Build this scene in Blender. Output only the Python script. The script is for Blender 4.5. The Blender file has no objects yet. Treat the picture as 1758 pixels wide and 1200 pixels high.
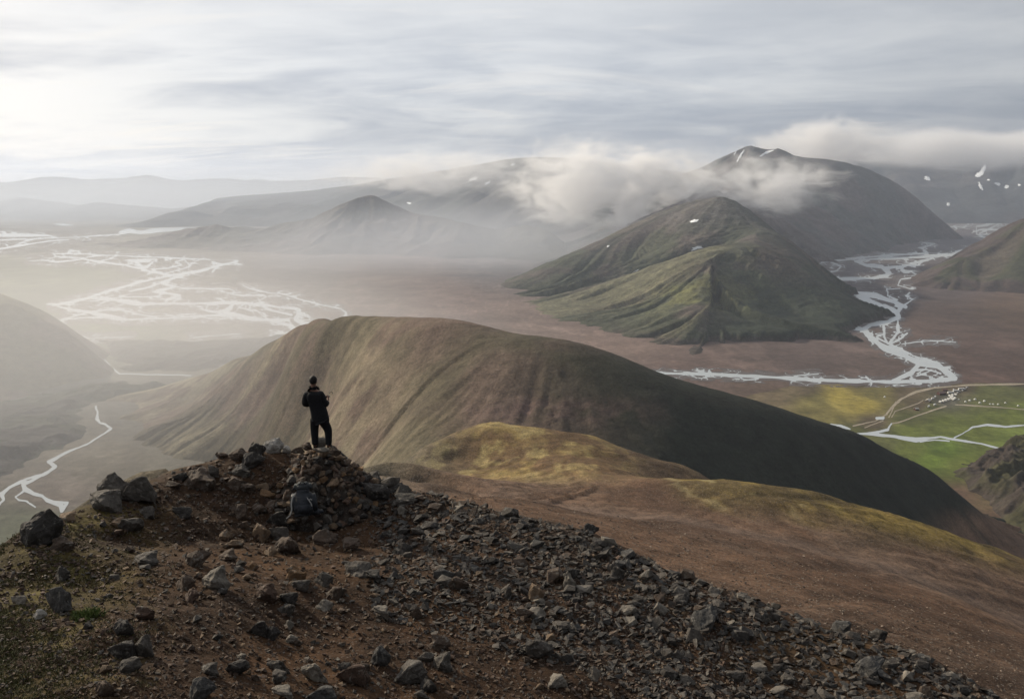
import bpy, bmesh, math, random
import numpy as np
from mathutils import Vector, Matrix, Euler
from mathutils.bvhtree import BVHTree

S = bpy.context.scene
C = bpy.context.collection
R = math.radians
random.seed(11)

# ------------------------------------------------------------------ camera
CAMZ = 350.0                       # metres above the flat valley floor (z = 0)
PITCH = R(11.47)
FPX = 1380.0                       # focal length in photograph pixels (1758 wide)
cam_d = bpy.data.cameras.new('camera')
cam = bpy.data.objects.new('camera', cam_d); C.objects.link(cam)
cam.location = (0, 0, CAMZ); cam.rotation_euler = (math.pi/2 - PITCH, 0, 0)
cam_d.sensor_width = 36.0; cam_d.lens = 36.0*FPX/1758.0
cam_d.clip_start = 0.1; cam_d.clip_end = 120000
S.camera = cam

# ------------------------------------------------------------------ light
SUN_AZ = R(-48)                    # left of the view axis
SUN_EL = R(23)
sun_dir = Vector((math.sin(SUN_AZ)*math.cos(SUN_EL), math.cos(SUN_AZ)*math.cos(SUN_EL), math.sin(SUN_EL)))
sl = bpy.data.lights.new('sun', 'SUN'); sl.energy = 5.0; sl.angle = R(2.0); sl.color = (1.0, 0.87, 0.68)
sun = bpy.data.objects.new('sun', sl); C.objects.link(sun)
sun.rotation_euler = (-sun_dir).to_track_quat('-Z', 'Y').to_euler()

W = bpy.data.worlds.new('World'); S.world = W; W.use_nodes = True
def world_nodes():
    nt = W.node_tree; N = nt.nodes; L = nt.links; N.clear()
    out = N.new('ShaderNodeOutputWorld'); bg = N.new('ShaderNodeBackground'); bg.inputs[1].default_value = 1.0
    L.new(bg.outputs[0], out.inputs[0])
    tc = N.new('ShaderNodeTexCoord')
    def vm(op, a, b=None):
        n = N.new('ShaderNodeVectorMath'); n.operation = op
        for i, v in enumerate((a, b)):
            if v is None: continue
            if hasattr(v, 'links'): L.new(v, n.inputs[i])
            else: n.inputs[i].default_value = v
        return n
    def m(op, a, b=None, c=None, clamp=False):
        n = N.new('ShaderNodeMath'); n.operation = op; n.use_clamp = clamp
        for i, v in enumerate((a, b, c)):
            if v is None: continue
            if hasattr(v, 'links'): L.new(v, n.inputs[i])
            else: n.inputs[i].default_value = v
        return n.outputs[0]
    def mix(f, a, b, mode='MIX'):
        n = N.new('ShaderNodeMix'); n.data_type = 'RGBA'; n.blend_type = mode
        for s, v in ((n.inputs[0], f), (n.inputs[6], a), (n.inputs[7], b)):
            if hasattr(v, 'links'): L.new(v, s)
            else: s.default_value = v
        return n.outputs[2]
    def ramp(f, stops):
        n = N.new('ShaderNodeMapRange'); n.interpolation_type = 'SMOOTHSTEP'
        L.new(f, n.inputs[0]); n.inputs[1].default_value = stops[0]; n.inputs[2].default_value = stops[1]
        n.inputs[3].default_value = stops[2]; n.inputs[4].default_value = stops[3]
        return n.outputs[0]
    d = vm('NORMALIZE', tc.outputs['Generated']).outputs[0]
    sep = N.new('ShaderNodeSeparateXYZ'); L.new(d, sep.inputs[0])
    zc = m('MAXIMUM', sep.outputs[2], 0.0)
    den = m('ADD', zc, 0.12)
    u = m('DIVIDE', sep.outputs[0], den); v = m('DIVIDE', sep.outputs[1], den)
    cmb = N.new('ShaderNodeCombineXYZ'); L.new(u, cmb.inputs[0]); L.new(v, cmb.inputs[1])
    def noise(scale, loc, sc=(1, 1, 1), det=6, rough=.55, dist=0.0):
        mp = N.new('ShaderNodeMapping'); L.new(cmb.outputs[0], mp.inputs[0])
        mp.inputs['Location'].default_value = loc; mp.inputs['Scale'].default_value = sc; mp.inputs['Rotation'].default_value = (0, 0, R(-14))
        n = N.new('ShaderNodeTexNoise'); L.new(mp.outputs[0], n.inputs['Vector'])
        n.inputs['Scale'].default_value = scale; n.inputs['Detail'].default_value = det
        n.inputs['Roughness'].default_value = rough; n.inputs['Distortion'].default_value = dist
        return n.outputs[0]
    n1 = noise(0.60, (3.1, 7.7, 0), (.70, 1.0, 1), 8, .56, .9)       # big soft decks
    n2 = noise(1.9, (11.0, 2.3, 0), (.75, 1.0, 1), 8, .56, .8)        # streaks
    n3 = noise(1.4, (5.2, 9.4, 0), (.42, 1.0, 1), 8, .62, .9)        # bright gaps
    sd = vm('DOT_PRODUCT', d, tuple(sun_dir)).outputs['Value']
    sdc = m('MAXIMUM', sd, 0.0)
    glow = m('POWER', sdc, 3.5); glow2 = m('POWER', sdc, 14.0)
    # nishita sky seen through thin places of the deck
    sky = N.new('ShaderNodeTexSky'); sky.sky_type = 'NISHITA'; sky.sun_disc = False
    sky.sun_elevation = SUN_EL; sky.sun_rotation = SUN_AZ
    nis = vm('SCALE', sky.outputs[0]); nis.inputs['Scale'].default_value = 0.075
    dens = m('MULTIPLY_ADD', n2, 0.30, m('MULTIPLY', n1, 0.70))
    t = ramp(dens, (.36, .62, 0.0, 1.0))
    cloud = mix(t, (.90, .92, .95, 1), (.42, .48, .575, 1))             # thin bright deck .. thick grey deck
    side = ramp(sd, (-.75, .80, .16, .96))                            # the deck dims away from the hidden sun
    cloud = mix(1.0, cloud, side, 'MULTIPLY')
    warm = mix(glow, (0, 0, 0, 1), (.12, .09, .06, 1))
    cloud = mix(1.0, cloud, warm, 'ADD')
    warm2 = mix(glow2, (0, 0, 0, 1), (.20, .14, .08, 1))
    cloud = mix(1.0, cloud, warm2, 'ADD')
    gap = ramp(n3, (.53, .66, 0.0, 1.0))
    gapc = m('MULTIPLY', gap, m('MULTIPLY_ADD', glow, .95, .10))
    cloud = mix(gapc, cloud, (1.05, 1.0, .94, 1))
    zen = ramp(sep.outputs[2], (.06, .24, 0.0, 1.0))                   # the deck thins upwards
    lift = mix(m('MULTIPLY', zen, .55), cloud, mix(1.0, (.84, .85, .86, 1), side, 'MULTIPLY'))
    low = ramp(sep.outputs[2], (.0, .15, .72, 1.0))                    # the deck is seen edge-on, thicker, low down
    low = m('MAXIMUM', low, ramp(sd, (.6, .95, .72, 1.0)))
    lift = mix(1.0, lift, low, 'MULTIPLY')
    cover = m('MULTIPLY_ADD', t, .12, .84)
    col = mix(cover, nis.outputs[0], lift)
    L.new(col, bg.inputs[0])
world_nodes()

vs = S.view_settings
vs.view_transform = 'Standard'; vs.look = 'None'; vs.exposure = 0.0; vs.gamma = 1.0; vs.use_curve_mapping = False
S.render.engine = 'CYCLES'
S.cycles.use_denoising = True
S.cycles.max_bounces = 10; S.cycles.diffuse_bounces = 2; S.cycles.glossy_bounces = 2
S.cycles.transparent_max_bounces = 16; S.cycles.volume_bounces = 8
S.cycles.sample_clamp_indirect = 4.0
S.cycles.volume_max_steps = 256

# ------------------------------------------------------------------ helpers
CP, SP = math.cos(PITCH), math.sin(PITCH)
def ray(px, py):
    u = (px - 879.0)/FPX; v = (600.0 - py)/FPX
    return np.array([u, CP + v*SP, -SP + v*CP])
def P(px, py, Y):
    """the world point at forward distance Y that the photograph shows at (px, py)"""
    d = ray(px, py); k = Y/d[1]
    return (d[0]*k, Y, CAMZ + d[2]*k)
def G(px, py, z=0.0):
    d = ray(px, py); k = (z - CAMZ)/d[2]
    return (d[0]*k, d[1]*k, z)
def to_px(x, y, z):
    dz = z - CAMZ
    f = y*CP - dz*SP; up = y*SP + dz*CP
    f = np.maximum(f, 1e-3)
    return 879.0 + FPX*x/f, 600.0 - FPX*up/f
def sstep(a, b, x):
    t = np.clip((x - a)/(b - a), 0, 1); return t*t*(3 - 2*t)

def _h(i, j, s):
    n = (i*374761393 + j*668265263 + s*2246822519) & 0xffffffff
    n = ((n ^ (n >> 13))*1274126177) & 0xffffffff
    n = n ^ (n >> 16)
    return (n & 0xffffff)/float(0xffffff)
def vnoise(x, y, seed=0):
    xi = np.floor(x).astype(np.int64); yi = np.floor(y).astype(np.int64)
    fx = x - xi; fy = y - yi
    fx = fx*fx*fx*(fx*(fx*6 - 15) + 10); fy = fy*fy*fy*(fy*(fy*6 - 15) + 10)
    a = _h(xi, yi, seed); b = _h(xi+1, yi, seed); c = _h(xi, yi+1, seed); d = _h(xi+1, yi+1, seed)
    return (a + (b - a)*fx)*(1 - fy) + (c + (d - c)*fx)*fy
def fbm(x, y, seed=0, oct=5, gain=.5, lac=2.03):
    s = 0; a = 1; t = 0
    for o in range(oct):
        s = s + a*vnoise(x + 17.3*o, y - 9.1*o, seed + o*7); t += a
        x, y = (x*.8 - y*.6)*lac, (x*.6 + y*.8)*lac; a *= gain
    return s/t
def ridged(x, y, seed=0, oct=5):
    s = 0; a = 1; t = 0
    for o in range(oct):
        n = 1 - np.abs(2*vnoise(x + 5.7*o, y + 3.3*o, seed + 11*o) - 1)
        s = s + a*n*n; t += a; x = x*2.07 + 1.3; y = y*2.07 - .7; a *= .5
    return s/t
def tps(pts, lam=0.0):
    p = np.array(pts, float); xy = p[:, :2]; n = len(p)
    sc = np.ptp(xy, axis=0).max(); mid = xy.mean(0); q = (xy - mid)/sc
    def K(r2): return np.where(r2 > 1e-14, r2*np.log(np.maximum(r2, 1e-14)), 0)*.5
    d2 = ((q[:, None] - q[None])**2).sum(-1)
    A = np.zeros((n+3, n+3)); A[:n, :n] = K(d2) + lam*np.eye(n)
    A[:n, n] = 1; A[:n, n+1:] = q; A[n, :n] = 1; A[n+1:, :n] = q.T
    b = np.zeros(n+3); b[:n] = p[:, 2]
    w = np.linalg.solve(A, b)
    def f(x, y):
        X = (x - mid[0])/sc; Y = (y - mid[1])/sc
        z = w[n] + w[n+1]*X + w[n+2]*Y
        for i in range(n): z = z + w[i]*K((X - q[i, 0])**2 + (Y - q[i, 1])**2)
        return z
    return f
def bil(A, i, j):
    i = np.clip(i, 0, A.shape[0] - 1.001); j = np.clip(j, 0, A.shape[1] - 1.001)
    a = i.astype(int); b = j.astype(int); f = i - a; g = j - b
    return (A[a, b]*(1-f) + A[a+1, b]*f)*(1-g) + (A[a, b+1]*(1-f) + A[a+1, b+1]*f)*g
def lic(Z, noise, steps=20, step=1.0):
    """noise smeared along the fall line: gullies and rills"""
    gi, gj = np.gradient(Z); m = np.hypot(gi, gj) + 1e-6; gi /= m; gj /= m
    I, J = np.meshgrid(np.arange(Z.shape[0], dtype=float), np.arange(Z.shape[1], dtype=float), indexing='ij')
    acc = noise.copy(); cnt = 1
    for sgn in (1, -1):
        a = I.copy(); b = J.copy()
        for k in range(steps):
            vi = bil(gi, a, b); vj = bil(gj, a, b)
            a = a + sgn*step*vi; b = b + sgn*step*vj
            acc += bil(noise, a, b); cnt += 1
    r = acc/cnt
    return (r - r.mean())/(r.std() + 1e-9)

def tag(o, label=None, cat=None, group=None, kind=None):
    if label: o['label'] = label
    if cat: o['category'] = cat
    if group: o['group'] = group
    if kind: o['kind'] = kind
    return o
def link(name, me, mat=None, parent=None):
    o = bpy.data.objects.new(name, me); C.objects.link(o)
    if mat is not None and not me.materials: me.materials.append(mat)
    if parent is not None: o.parent = parent
    return o
def empty(name, loc=(0, 0, 0), rz=0.0):
    o = bpy.data.objects.new(name, None); C.objects.link(o); o.location = loc; o.rotation_euler = (0, 0, rz)
    o.empty_display_size = .2
    return o
def mesh_from(name, V, F, col=None, smooth=True):
    V = np.asarray(V, np.float32); F = np.asarray(F, np.int32); k = F.shape[1]
    me = bpy.data.meshes.new(name)
    me.vertices.add(len(V)); me.vertices.foreach_set('co', V.ravel())
    me.loops.add(F.size); me.loops.foreach_set('vertex_index', F.ravel())
    me.polygons.add(len(F)); me.polygons.foreach_set('loop_start', np.arange(0, F.size, k, dtype=np.int32))
    me.polygons.foreach_set('use_smooth', np.full(len(F), smooth, dtype=bool))
    me.update(calc_edges=True)
    if col is not None:
        a = me.color_attributes.new('Col', 'FLOAT_COLOR', 'POINT')
        c = np.ones((len(V), 4), np.float32); c[:, :3] = np.clip(col, 0, 1); a.data.foreach_set('color', c.ravel())
    return me
def grid_faces(n, m):
    i = np.arange(n*m).reshape(n, m)
    return np.stack([i[:-1, :-1], i[1:, :-1], i[1:, 1:], i[:-1, 1:]], -1).reshape(-1, 4)
TREES = {}
def sheet(name, X, Y, Z, col, mat, floor=None, bvh=False):
    F = grid_faces(*X.shape)
    V = np.stack([X, Y, Z], -1).reshape(-1, 3); c = col.reshape(-1, 3)
    if floor is not None:
        keep = (Z.reshape(-1)[F] > floor).any(1); F = F[keep]
        used = np.unique(F); rem = np.full(len(V), -1); rem[used] = np.arange(len(used))
        V = V[used]; c = c[used]; F = rem[F]
    me = mesh_from(name, V, F, c); o = link(name, me, mat)
    if bvh: TREES[name] = BVHTree.FromPolygons([tuple(map(float, v)) for v in V], [tuple(map(int, f)) for f in F])
    return o
def hit(tree, px, py):
    d = ray(px, py); d = d/np.linalg.norm(d)
    loc, nor, idx, dist = TREES[tree].ray_cast(Vector((0, 0, CAMZ)), Vector(d))
    return loc, nor
def grid(x0, x1, y0, y1, res):
    xs = np.arange(x0, x1 + res*.5, res); ys = np.arange(y0, y1 + res*.5, res)
    return np.meshgrid(xs, ys, indexing='ij')
def lerp(a, b, t):
    a = np.asarray(a, float); b = np.asarray(b, float)
    return a + (b - a)*t[..., None]
def idw(ctrl, px, py, ax=1.0, ay=1.0, pw=2.0):
    """colour patches of the ground, blended between known places"""
    num = 0; den = 0
    for (x, y, c) in ctrl:
        w = 1.0/(((px - x)*ax)**2 + ((py - y)*ay)**2 + 25.0)**(pw/2*1.6)
        num = num + w[..., None]*np.array(c); den = den + w
    return num/den[..., None]

# ------------------------------------------------------------------ materials
def nmat(name):
    m = bpy.data.materials.new(name); m.use_nodes = True
    nt = m.node_tree; b = nt.nodes['Principled BSDF']
    return m, nt, nt.nodes, nt.links, b
def ground_mat(name, scales=((.02, .5), (.15, .35)), bump=((.05, 1.0),), rough=.95, spec=.12, space='Object', speck=None):
    """vertex colour times layered noise, with relief from the same kind of noise (scales in 1/m, relief in m)"""
    m, nt, N, L, b = nmat(name)
    at = N.new('ShaderNodeAttribute'); at.attribute_name = 'Col'
    tc = N.new('ShaderNodeTexCoord'); col = at.outputs['Color']
    for k, (sc, amt) in enumerate(scales):
        n = N.new('ShaderNodeTexNoise'); L.new(tc.outputs[space], n.inputs['Vector'])
        n.inputs['Scale'].default_value = sc; n.inputs['Detail'].default_value = 6; n.inputs['Roughness'].default_value = .62
        mr = N.new('ShaderNodeMapRange'); L.new(n.outputs[0], mr.inputs[0])
        mr.inputs[1].default_value = .3; mr.inputs[2].default_value = .7
        mr.inputs[3].default_value = 1 - amt; mr.inputs[4].default_value = 1 + amt
        mx = N.new('ShaderNodeMix'); mx.data_type = 'RGBA'; mx.blend_type = 'MULTIPLY'; mx.inputs[0].default_value = 1
        L.new(col, mx.inputs[6]); L.new(mr.outputs[0], mx.inputs[7]); col = mx.outputs[2]
    if speck:
        sc, thr, c2 = speck
        n = N.new('ShaderNodeTexVoronoi'); L.new(tc.outputs[space], n.inputs['Vector']); n.inputs['Scale'].default_value = sc
        rgb = N.new('ShaderNodeSeparateColor'); L.new(n.outputs['Color'], rgb.inputs[0])
        lt = N.new('ShaderNodeMath'); lt.operation = 'LESS_THAN'; L.new(rgb.outputs[0], lt.inputs[0]); lt.inputs[1].default_value = thr
        mx = N.new('ShaderNodeMix'); mx.data_type = 'RGBA'; L.new(lt.outputs[0], mx.inputs[0]); L.new(col, mx.inputs[6]); mx.inputs[7].default_value = (*c2, 1)
        col = mx.outputs[2]
    L.new(col, b.inputs['Base Color'])
    b.inputs['Roughness'].default_value = rough; b.inputs['Specular IOR Level'].default_value = spec
    prev = None
    for sc, h in bump:
        n = N.new('ShaderNodeTexNoise'); L.new(tc.outputs[space], n.inputs['Vector'])
        n.inputs['Scale'].default_value = sc; n.inputs['Detail'].default_value = 7; n.inputs['Roughness'].default_value = .65
        bp = N.new('ShaderNodeBump'); bp.inputs['Strength'].default_value = 1.0; bp.inputs['Distance'].default_value = h
        L.new(n.outputs[0], bp.inputs['Height'])
        if prev: L.new(prev, bp.inputs['Normal'])
        prev = bp.outputs[0]
    if prev: L.new(prev, b.inputs['Normal'])
    return m
def plain_mat(name, col, rough=.8, spec=.3, var=.25, scale=8.0, bump=0.0, bscale=30.0, metal=0.0):
    m, nt, N, L, b = nmat(name)
    tc = N.new('ShaderNodeTexCoord'); n = N.new('ShaderNodeTexNoise'); L.new(tc.outputs['Object'], n.inputs['Vector'])
    n.inputs['Scale'].default_value = scale; n.inputs['Detail'].default_value = 5
    mr = N.new('ShaderNodeMapRange'); L.new(n.outputs[0], mr.inputs[0])
    mr.inputs[1].default_value = .3; mr.inputs[2].default_value = .7; mr.inputs[3].default_value = 1 - var; mr.inputs[4].default_value = 1 + var
    mx = N.new('ShaderNodeMix'); mx.data_type = 'RGBA'; mx.blend_type = 'MULTIPLY'; mx.inputs[0].default_value = 1
    mx.inputs[6].default_value = (*col, 1); L.new(mr.outputs[0], mx.inputs[7]); L.new(mx.outputs[2], b.inputs['Base Color'])
    b.inputs['Roughness'].default_value = rough; b.inputs['Specular IOR Level'].default_value = spec; b.inputs['Metallic'].default_value = metal
    if bump:
        n2 = N.new('ShaderNodeTexNoise'); L.new(tc.outputs['Object'], n2.inputs['Vector']); n2.inputs['Scale'].default_value = bscale; n2.inputs['Detail'].default_value = 5
        bp = N.new('ShaderNodeBump'); bp.inputs['Distance'].default_value = bump; L.new(n2.outputs[0], bp.inputs['Height']); L.new(bp.outputs[0], b.inputs['Normal'])
    return m

# ================================================================== the valley floor
M_valley = ground_mat('valley_gravel', ((.0016, .25), (.012, .25), (.08, .25), (.5, .25)), ((.02, 2.0), (.15, .5)))
def make_valley():
    xs = np.sinh(np.linspace(-5.2, 5.4, 620))*110.0
    ys = np.concatenate([np.linspace(-3000, 480, 12), 500*np.exp(np.linspace(0, math.log(90), 480))])
    X, Y = np.meshgrid(xs, ys, indexing='ij')
    px, py = to_px(X, np.maximum(Y, 400), 0*X)
    px = np.clip(px, -500, 2300); py = np.clip(py, 320, 1300)
    mauve = (.150, .112, .098); dark = (.088, .062, .052); grey = (.140, .128, .108); green = (.118, .125, .080); lilac = (.125, .105, .100)
    ctrl = [(700, 470, mauve), (850, 470, lilac), (640, 520, mauve), (900, 540, (.160, .118, .100)), (1050, 590, (.150, .108, .090)), (780, 520, (.150, .108, .094)),
            (500, 470, lilac), (330, 500, grey), (120, 480, green), (30, 490, green), (200, 570, green), (400, 560, grey),
            (1200, 640, (.125, .088, .075)), (1400, 625, (.098, .072, .065)), (1600, 560, dark), (1700, 600, (.082, .056, .047)), (1750, 530, (.11, .075, .055)),
            (1480, 520, (.085, .070, .070)), (1500, 460, (.085, .075, .078)), (1650, 400, (.09, .08, .085)), (1640, 480, (.08, .062, .06)),
            (250, 700, grey), (300, 800, (.150, .135, .105)), (100, 850, (.150, .125, .105)), (200, 790, (.15, .13, .10)), (60, 900, (.10, .105, .07)),
            (300, 420, grey), (100, 425, (.15, .14, .13)), (1000, 440, lilac), (1300, 680, (.10, .07, .055)), (1700, 640, (.075, .05, .042)), (1500, 640, (.09, .066, .058))]
    col = idw(ctrl, px, py, 1.0, 2.2)
    n = fbm(X/260, Y/420, 3, 5); col = col*(0.75 + .5*n)[..., None]
    st = fbm(X/900, Y/120, 8, 4); col = col*(0.86 + .28*st)[..., None]
    for sd, sc, w, a_ in ((11, (150, 420), .035, .35), (12, (70, 260), .03, .25)):    # dry channels of old floods
        k = sstep(w, w*.3, np.abs(fbm(X/sc[0] + Y/900, Y/sc[1], sd, 4) - .5))*sstep(.45, .6, fbm(X/700, Y/700, sd + 9, 3))
        col = col*(1 + a_*k)[..., None]
    Z = -0.6 + 1.2*(fbm(X/120, Y/160, 5, 3) - .5)*sstep(900, 400, Y)
    Z = np.where(Y < 400, -5.0, Z*0 )
    o = sheet('valley_floor', X, Y, Z, col, M_valley)
    tag(o, 'flat gravel valley floor in mauve, brown and grey-green', kind='structure')
make_valley()

# ================================================================== hills and mountains
M_grassy = ground_mat('hill_turf', ((.012, .25), (.07, .30), (.4, .30), (1.8, .30)), ((.03, 2.5), (.14, 1.4), (.6, .55)))
M_green = ground_mat('mountain_turf', ((.007, .25), (.03, .35), (.1, .35), (.26, .35)), ((.012, 7.0), (.05, 3.5), (.16, 1.6)))
M_far = ground_mat('far_hill', ((.003, .25), (.015, .3), (.07, .3)), ((.006, 14.0), (.03, 6.0), (.1, 2.0)))

def hill(name, ctrl, bounds, res, colour, mat, lics, floor=-6, lam=1e-5, detail=(60, 4.0), skirt=None, bvh=False, crest_n=0, rnd=(60, .12)):
    pts = []
    for c in ctrl:
        if c[0] == 'w': pts.append(c[1:])
        elif c[0] == 'g': pts.append(G(c[1], c[2])[:2] + (c[3],))
        else: pts.append(P(*c))
    cpts = pts[:crest_n]
    f = tps(pts, lam); X, Y = grid(*bounds, res); Z = f(X, Y)
    flow = None
    base = Z.copy(); gi, gj = np.gradient(base, res); slope = np.hypot(gi, gj)
    amt = sstep(.05, .30, slope)
    if crest_n:                                                # rills begin below the rounded top
        cp = np.array(cpts); dm = np.full(X.shape, 1e9)
        for a, b in zip(cp[:-1], cp[1:]):
            e = (b - a)[:2]; t = np.clip(((X - a[0])*e[0] + (Y - a[1])*e[1])/(e@e + 1e-9), 0, 1); dm = np.minimum(dm, np.hypot(X - a[0] - t*e[0], Y - a[1] - t*e[1]))
        amt = amt*(.12 + .88*sstep(rnd[0]*.15, rnd[0]*2.2, dm))
    tot = 0*Z
    for k, (size, h, steps, seed) in enumerate(lics):
        nz = fbm(X/size, Y/size, seed, 3); l = lic(base, nz, steps, size/res*.35)
        l = np.clip(l, -2.2, 2.2); tot = tot + l/(k+1)
        Z = Z + h*((-np.abs(l)*.8 + .5*l) if k % 2 == 0 else (np.abs(l)**.8*.9 - .5))*amt
    Z = Z + detail[1]*(fbm(X/detail[0], Y/detail[0], 77, 5) - .5)*2
    Z = np.maximum(Z, floor - 6)
    if skirt: Z = skirt(X, Y, Z)
    px, py = to_px(X, Y, Z)
    col = colour(X, Y, Z, slope, tot, px, py)
    return sheet(name, X, Y, Z, col, mat, floor, bvh)

# --- the big rounded hill in the middle distance
mh = [(180,690,1290),(260,668,1370),(330,648,1370),(400,618,1270),(455,592,1170),(478,581,1125),(500,571,1080),(522,563,1030),(545,557,985),(568,553,943),(590,556,912),(612,556,884),(635,556,858),(658,555,834),(680,555,812),(740,557,760),(850,578,720),
      (930,580,705),(1000,592,690),(1065,613,685),(1130,640,680),(1210,665,675),(1300,690,670),(1400,723,680),(1500,760,690),(1600,810,720),(1650,852,745),
      (215,715,1195),(250,738,1105),(350,770,1010),(420,790,950),(400,690,1100),(330,690,1210),(480,650,1040),(560,700,830),(480,740,900),(560,640,900),(700,740,610),(620,790,660),(650,640,745),(760,660,650),
      (900,680,610),(1000,720,575),(1200,760,570),(1200,800,545),(1400,800,600),(1400,830,585),(1500,870,590),(1650,930,655),(1758,960,690),(1600,880,660),
      ('w',60,430,165),('w',-60,470,150),('w',170,430,140),('w',290,430,105),('w',380,470,60),('w',-140,540,100),('w',-200,640,60),('w',480,560,10),
      # the far side
      ('w',-60,930,112),('w',20,870,126),('w',110,840,116),('w',220,825,74),('w',320,825,38),('w',420,850,2),('w',500,880,-5),
      ('w',-130,1060,62),('w',-230,1180,50),('w',-150,930,180),('w',-105,885,188),('w',-195,995,166),('w',-60,845,192),('w',0,810,188),('w',-280,1260,40),('w',-400,1420,0),('w',-560,1480,-15),
      ('w',-640,1420,-15),('w',-250,1420,0),('w',-80,1130,50),('w',60,1010,55),('w',170,950,45),('w',-50,1300,-10),('w',150,1100,-10),('w',300,980,5),('w',430,950,-15),
      ('w',-100,1480,-20),('w',200,1250,-25),('w',500,1000,-30),('w',600,760,-20),('w',-450,1000,-6),('w',-560,1120,-8),('w',-640,1250,-12),('w',-330,880,-4),('w',-300,760,0)]
def mh_col(X, Y, Z, s, l, px, py):
    soil = (.130, .092, .070); turf = (.092, .076, .048); dk_shade = (.022, .025, .018); tan = (.23, .195, .125); pale = (.25, .22, .15)
    n = fbm(X/90, Y/90, 4, 5); n2 = fbm(X/28, Y/28, 14, 4)
    col = lerp(soil, turf, sstep(.35, .65, n))
    col = lerp(soil, col, sstep(500, 900, px)) if False else col
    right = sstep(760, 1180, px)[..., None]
    col = col*(1 - right) + np.array(dk_shade)*right*(0.7 + .6*n)[..., None]  # right flank's shade painted into its dark turf colour
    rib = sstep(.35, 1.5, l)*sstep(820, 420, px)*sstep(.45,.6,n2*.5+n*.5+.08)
    col = lerp3(col, tan, rib*.9)  # sunlit highlights on the left ribs, painted in as tan
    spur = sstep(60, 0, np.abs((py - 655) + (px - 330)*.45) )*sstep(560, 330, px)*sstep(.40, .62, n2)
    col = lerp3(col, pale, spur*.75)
    bot = sstep(.20, .02, s)*sstep(420, 250, px)
    col = lerp3(col, (.16, .15, .11), bot*.6)
    red = np.exp(-((px - 940)/170.0)**2 - ((py - 705)/22.0)**2)*sstep(.35, .6, n2)
    col = lerp3(col, (.13, .085, .075), red*.8)
    end = sstep(1560, 1680, px)*sstep(860, 900, py)*sstep(-.4, .8, l)
    col = lerp3(col, (.17, .105, .072), end*.8)
    return col
def lerp3(a, b, t): return a + (np.array(b) - a)*np.clip(t, 0, 1)[..., None]
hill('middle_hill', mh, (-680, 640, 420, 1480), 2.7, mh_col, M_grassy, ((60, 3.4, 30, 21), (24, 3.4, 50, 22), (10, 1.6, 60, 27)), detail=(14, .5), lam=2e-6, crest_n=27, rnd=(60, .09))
tag(bpy.data.objects['middle_hill'], 'large rounded brown hill with gullied flank in the middle distance', kind='structure')

# --- green mountain across the valley
gm = [(860,492,2850),(885,485,2850),(950,450,2950),(1000,430,3000),(1050,410,3050),(1100,390,3100),(1150,370,3100),(1200,352,3100),(1240,344,3050),(1290,375,2900),(1330,405,2700),(1380,450,2450),
      (1420,495,2250),(1460,545,2050),(1488,583,1850),
      (885,500,2725),(930,535,2260),(1000,560,2020),(1090,588,1810),(1180,614,1650),(1220,617,1640),(1270,610,1665),(1340,600,1730),(1400,598,1745),(1485,589,1800),
      (1250,440,2330),(1225,470,2180),(1180,500,2120),(1100,510,2220),(1000,520,2350),(1020,540,2120),(1100,475,2500),(1180,545,1920),(1180,520,2050),(1300,500,2150),(1300,560,1850),(1300,585,1755),(1380,560,1900),(1380,585,1770),
      (1000,470,2750),(1100,440,2850),(1200,400,2850),(1250,400,2800),(940,500,2600),(1050,500,2420),(1200,440,2520),(1120,560,1930),(1240,590,1740),(1400,530,2080),
      (1245,352,3500),(1252,362,3720),('w',560,3500,190),('w',350,3600,60),('w',1100,3650,110),('w',700,3720,165),('g',1405,470,-12),('g',1440,494,-15),('g',1470,522,-15),('g',1497,560,-15),('g',1510,500,-30),('w',1200,3300,0),('w',1190,2960,-8),('w',1100,3020,35),('w',1250,3700,10),('w',1250,2800,-15),('w',1150,2500,-15),('w',1100,2200,-15),('w',950,2000,-15),('w',60,3200,-10),('w',200,3500,0),('w',-150,2700,-15),('w',50,2000,-15),('w',300,1650,-20),('w',550,1500,-20),('w',900,1650,-20),('w',-50,2350,-10)]
def gm_col(X, Y, Z, s, l, px, py):
    n = fbm(X/160, Y/160, 6, 5); n2 = fbm(X/45, Y/45, 16, 4)
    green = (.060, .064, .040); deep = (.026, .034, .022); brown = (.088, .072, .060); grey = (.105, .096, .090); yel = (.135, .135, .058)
    col = lerp(brown, green, sstep(.38, .58, n + (Z < 120)*.12))
    col = lerp3(col, grey, sstep(150, 260, Z)*.8)
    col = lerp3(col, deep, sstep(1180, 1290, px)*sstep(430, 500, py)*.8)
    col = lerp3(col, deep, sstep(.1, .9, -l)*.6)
    col = lerp3(col, yel, np.exp(-((px - 1190)/90.)**2 - ((py - 505)/30.)**2)*sstep(.4, .6, n2))
    col = lerp3(col, (.15, .14, .085), sstep(.35, 1.3, l)*sstep(1330, 1180, px)*.7)
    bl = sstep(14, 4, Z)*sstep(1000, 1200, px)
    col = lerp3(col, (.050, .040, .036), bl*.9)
    scar = sstep(.2, .9, s)*sstep(900, 1150, px)*sstep(560, 585, py)*sstep(.5, .62, n2)
    col = lerp3(col, (.16, .13, .10), scar*.5)
    return col
def gm_cliff(X, Y, Z):
    # the river has cut a low bluff along the foot
    b = sstep(200, 600, X)
    return Z + b*12*sstep(1.0, 7.0, Z)
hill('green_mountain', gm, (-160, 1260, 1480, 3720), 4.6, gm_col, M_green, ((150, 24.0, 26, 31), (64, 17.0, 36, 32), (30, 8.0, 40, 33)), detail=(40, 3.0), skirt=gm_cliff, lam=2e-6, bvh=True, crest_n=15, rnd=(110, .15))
tag(bpy.data.objects['green_mountain'], 'green and brown mountain spur between the two braided rivers', kind='structure')

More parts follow.
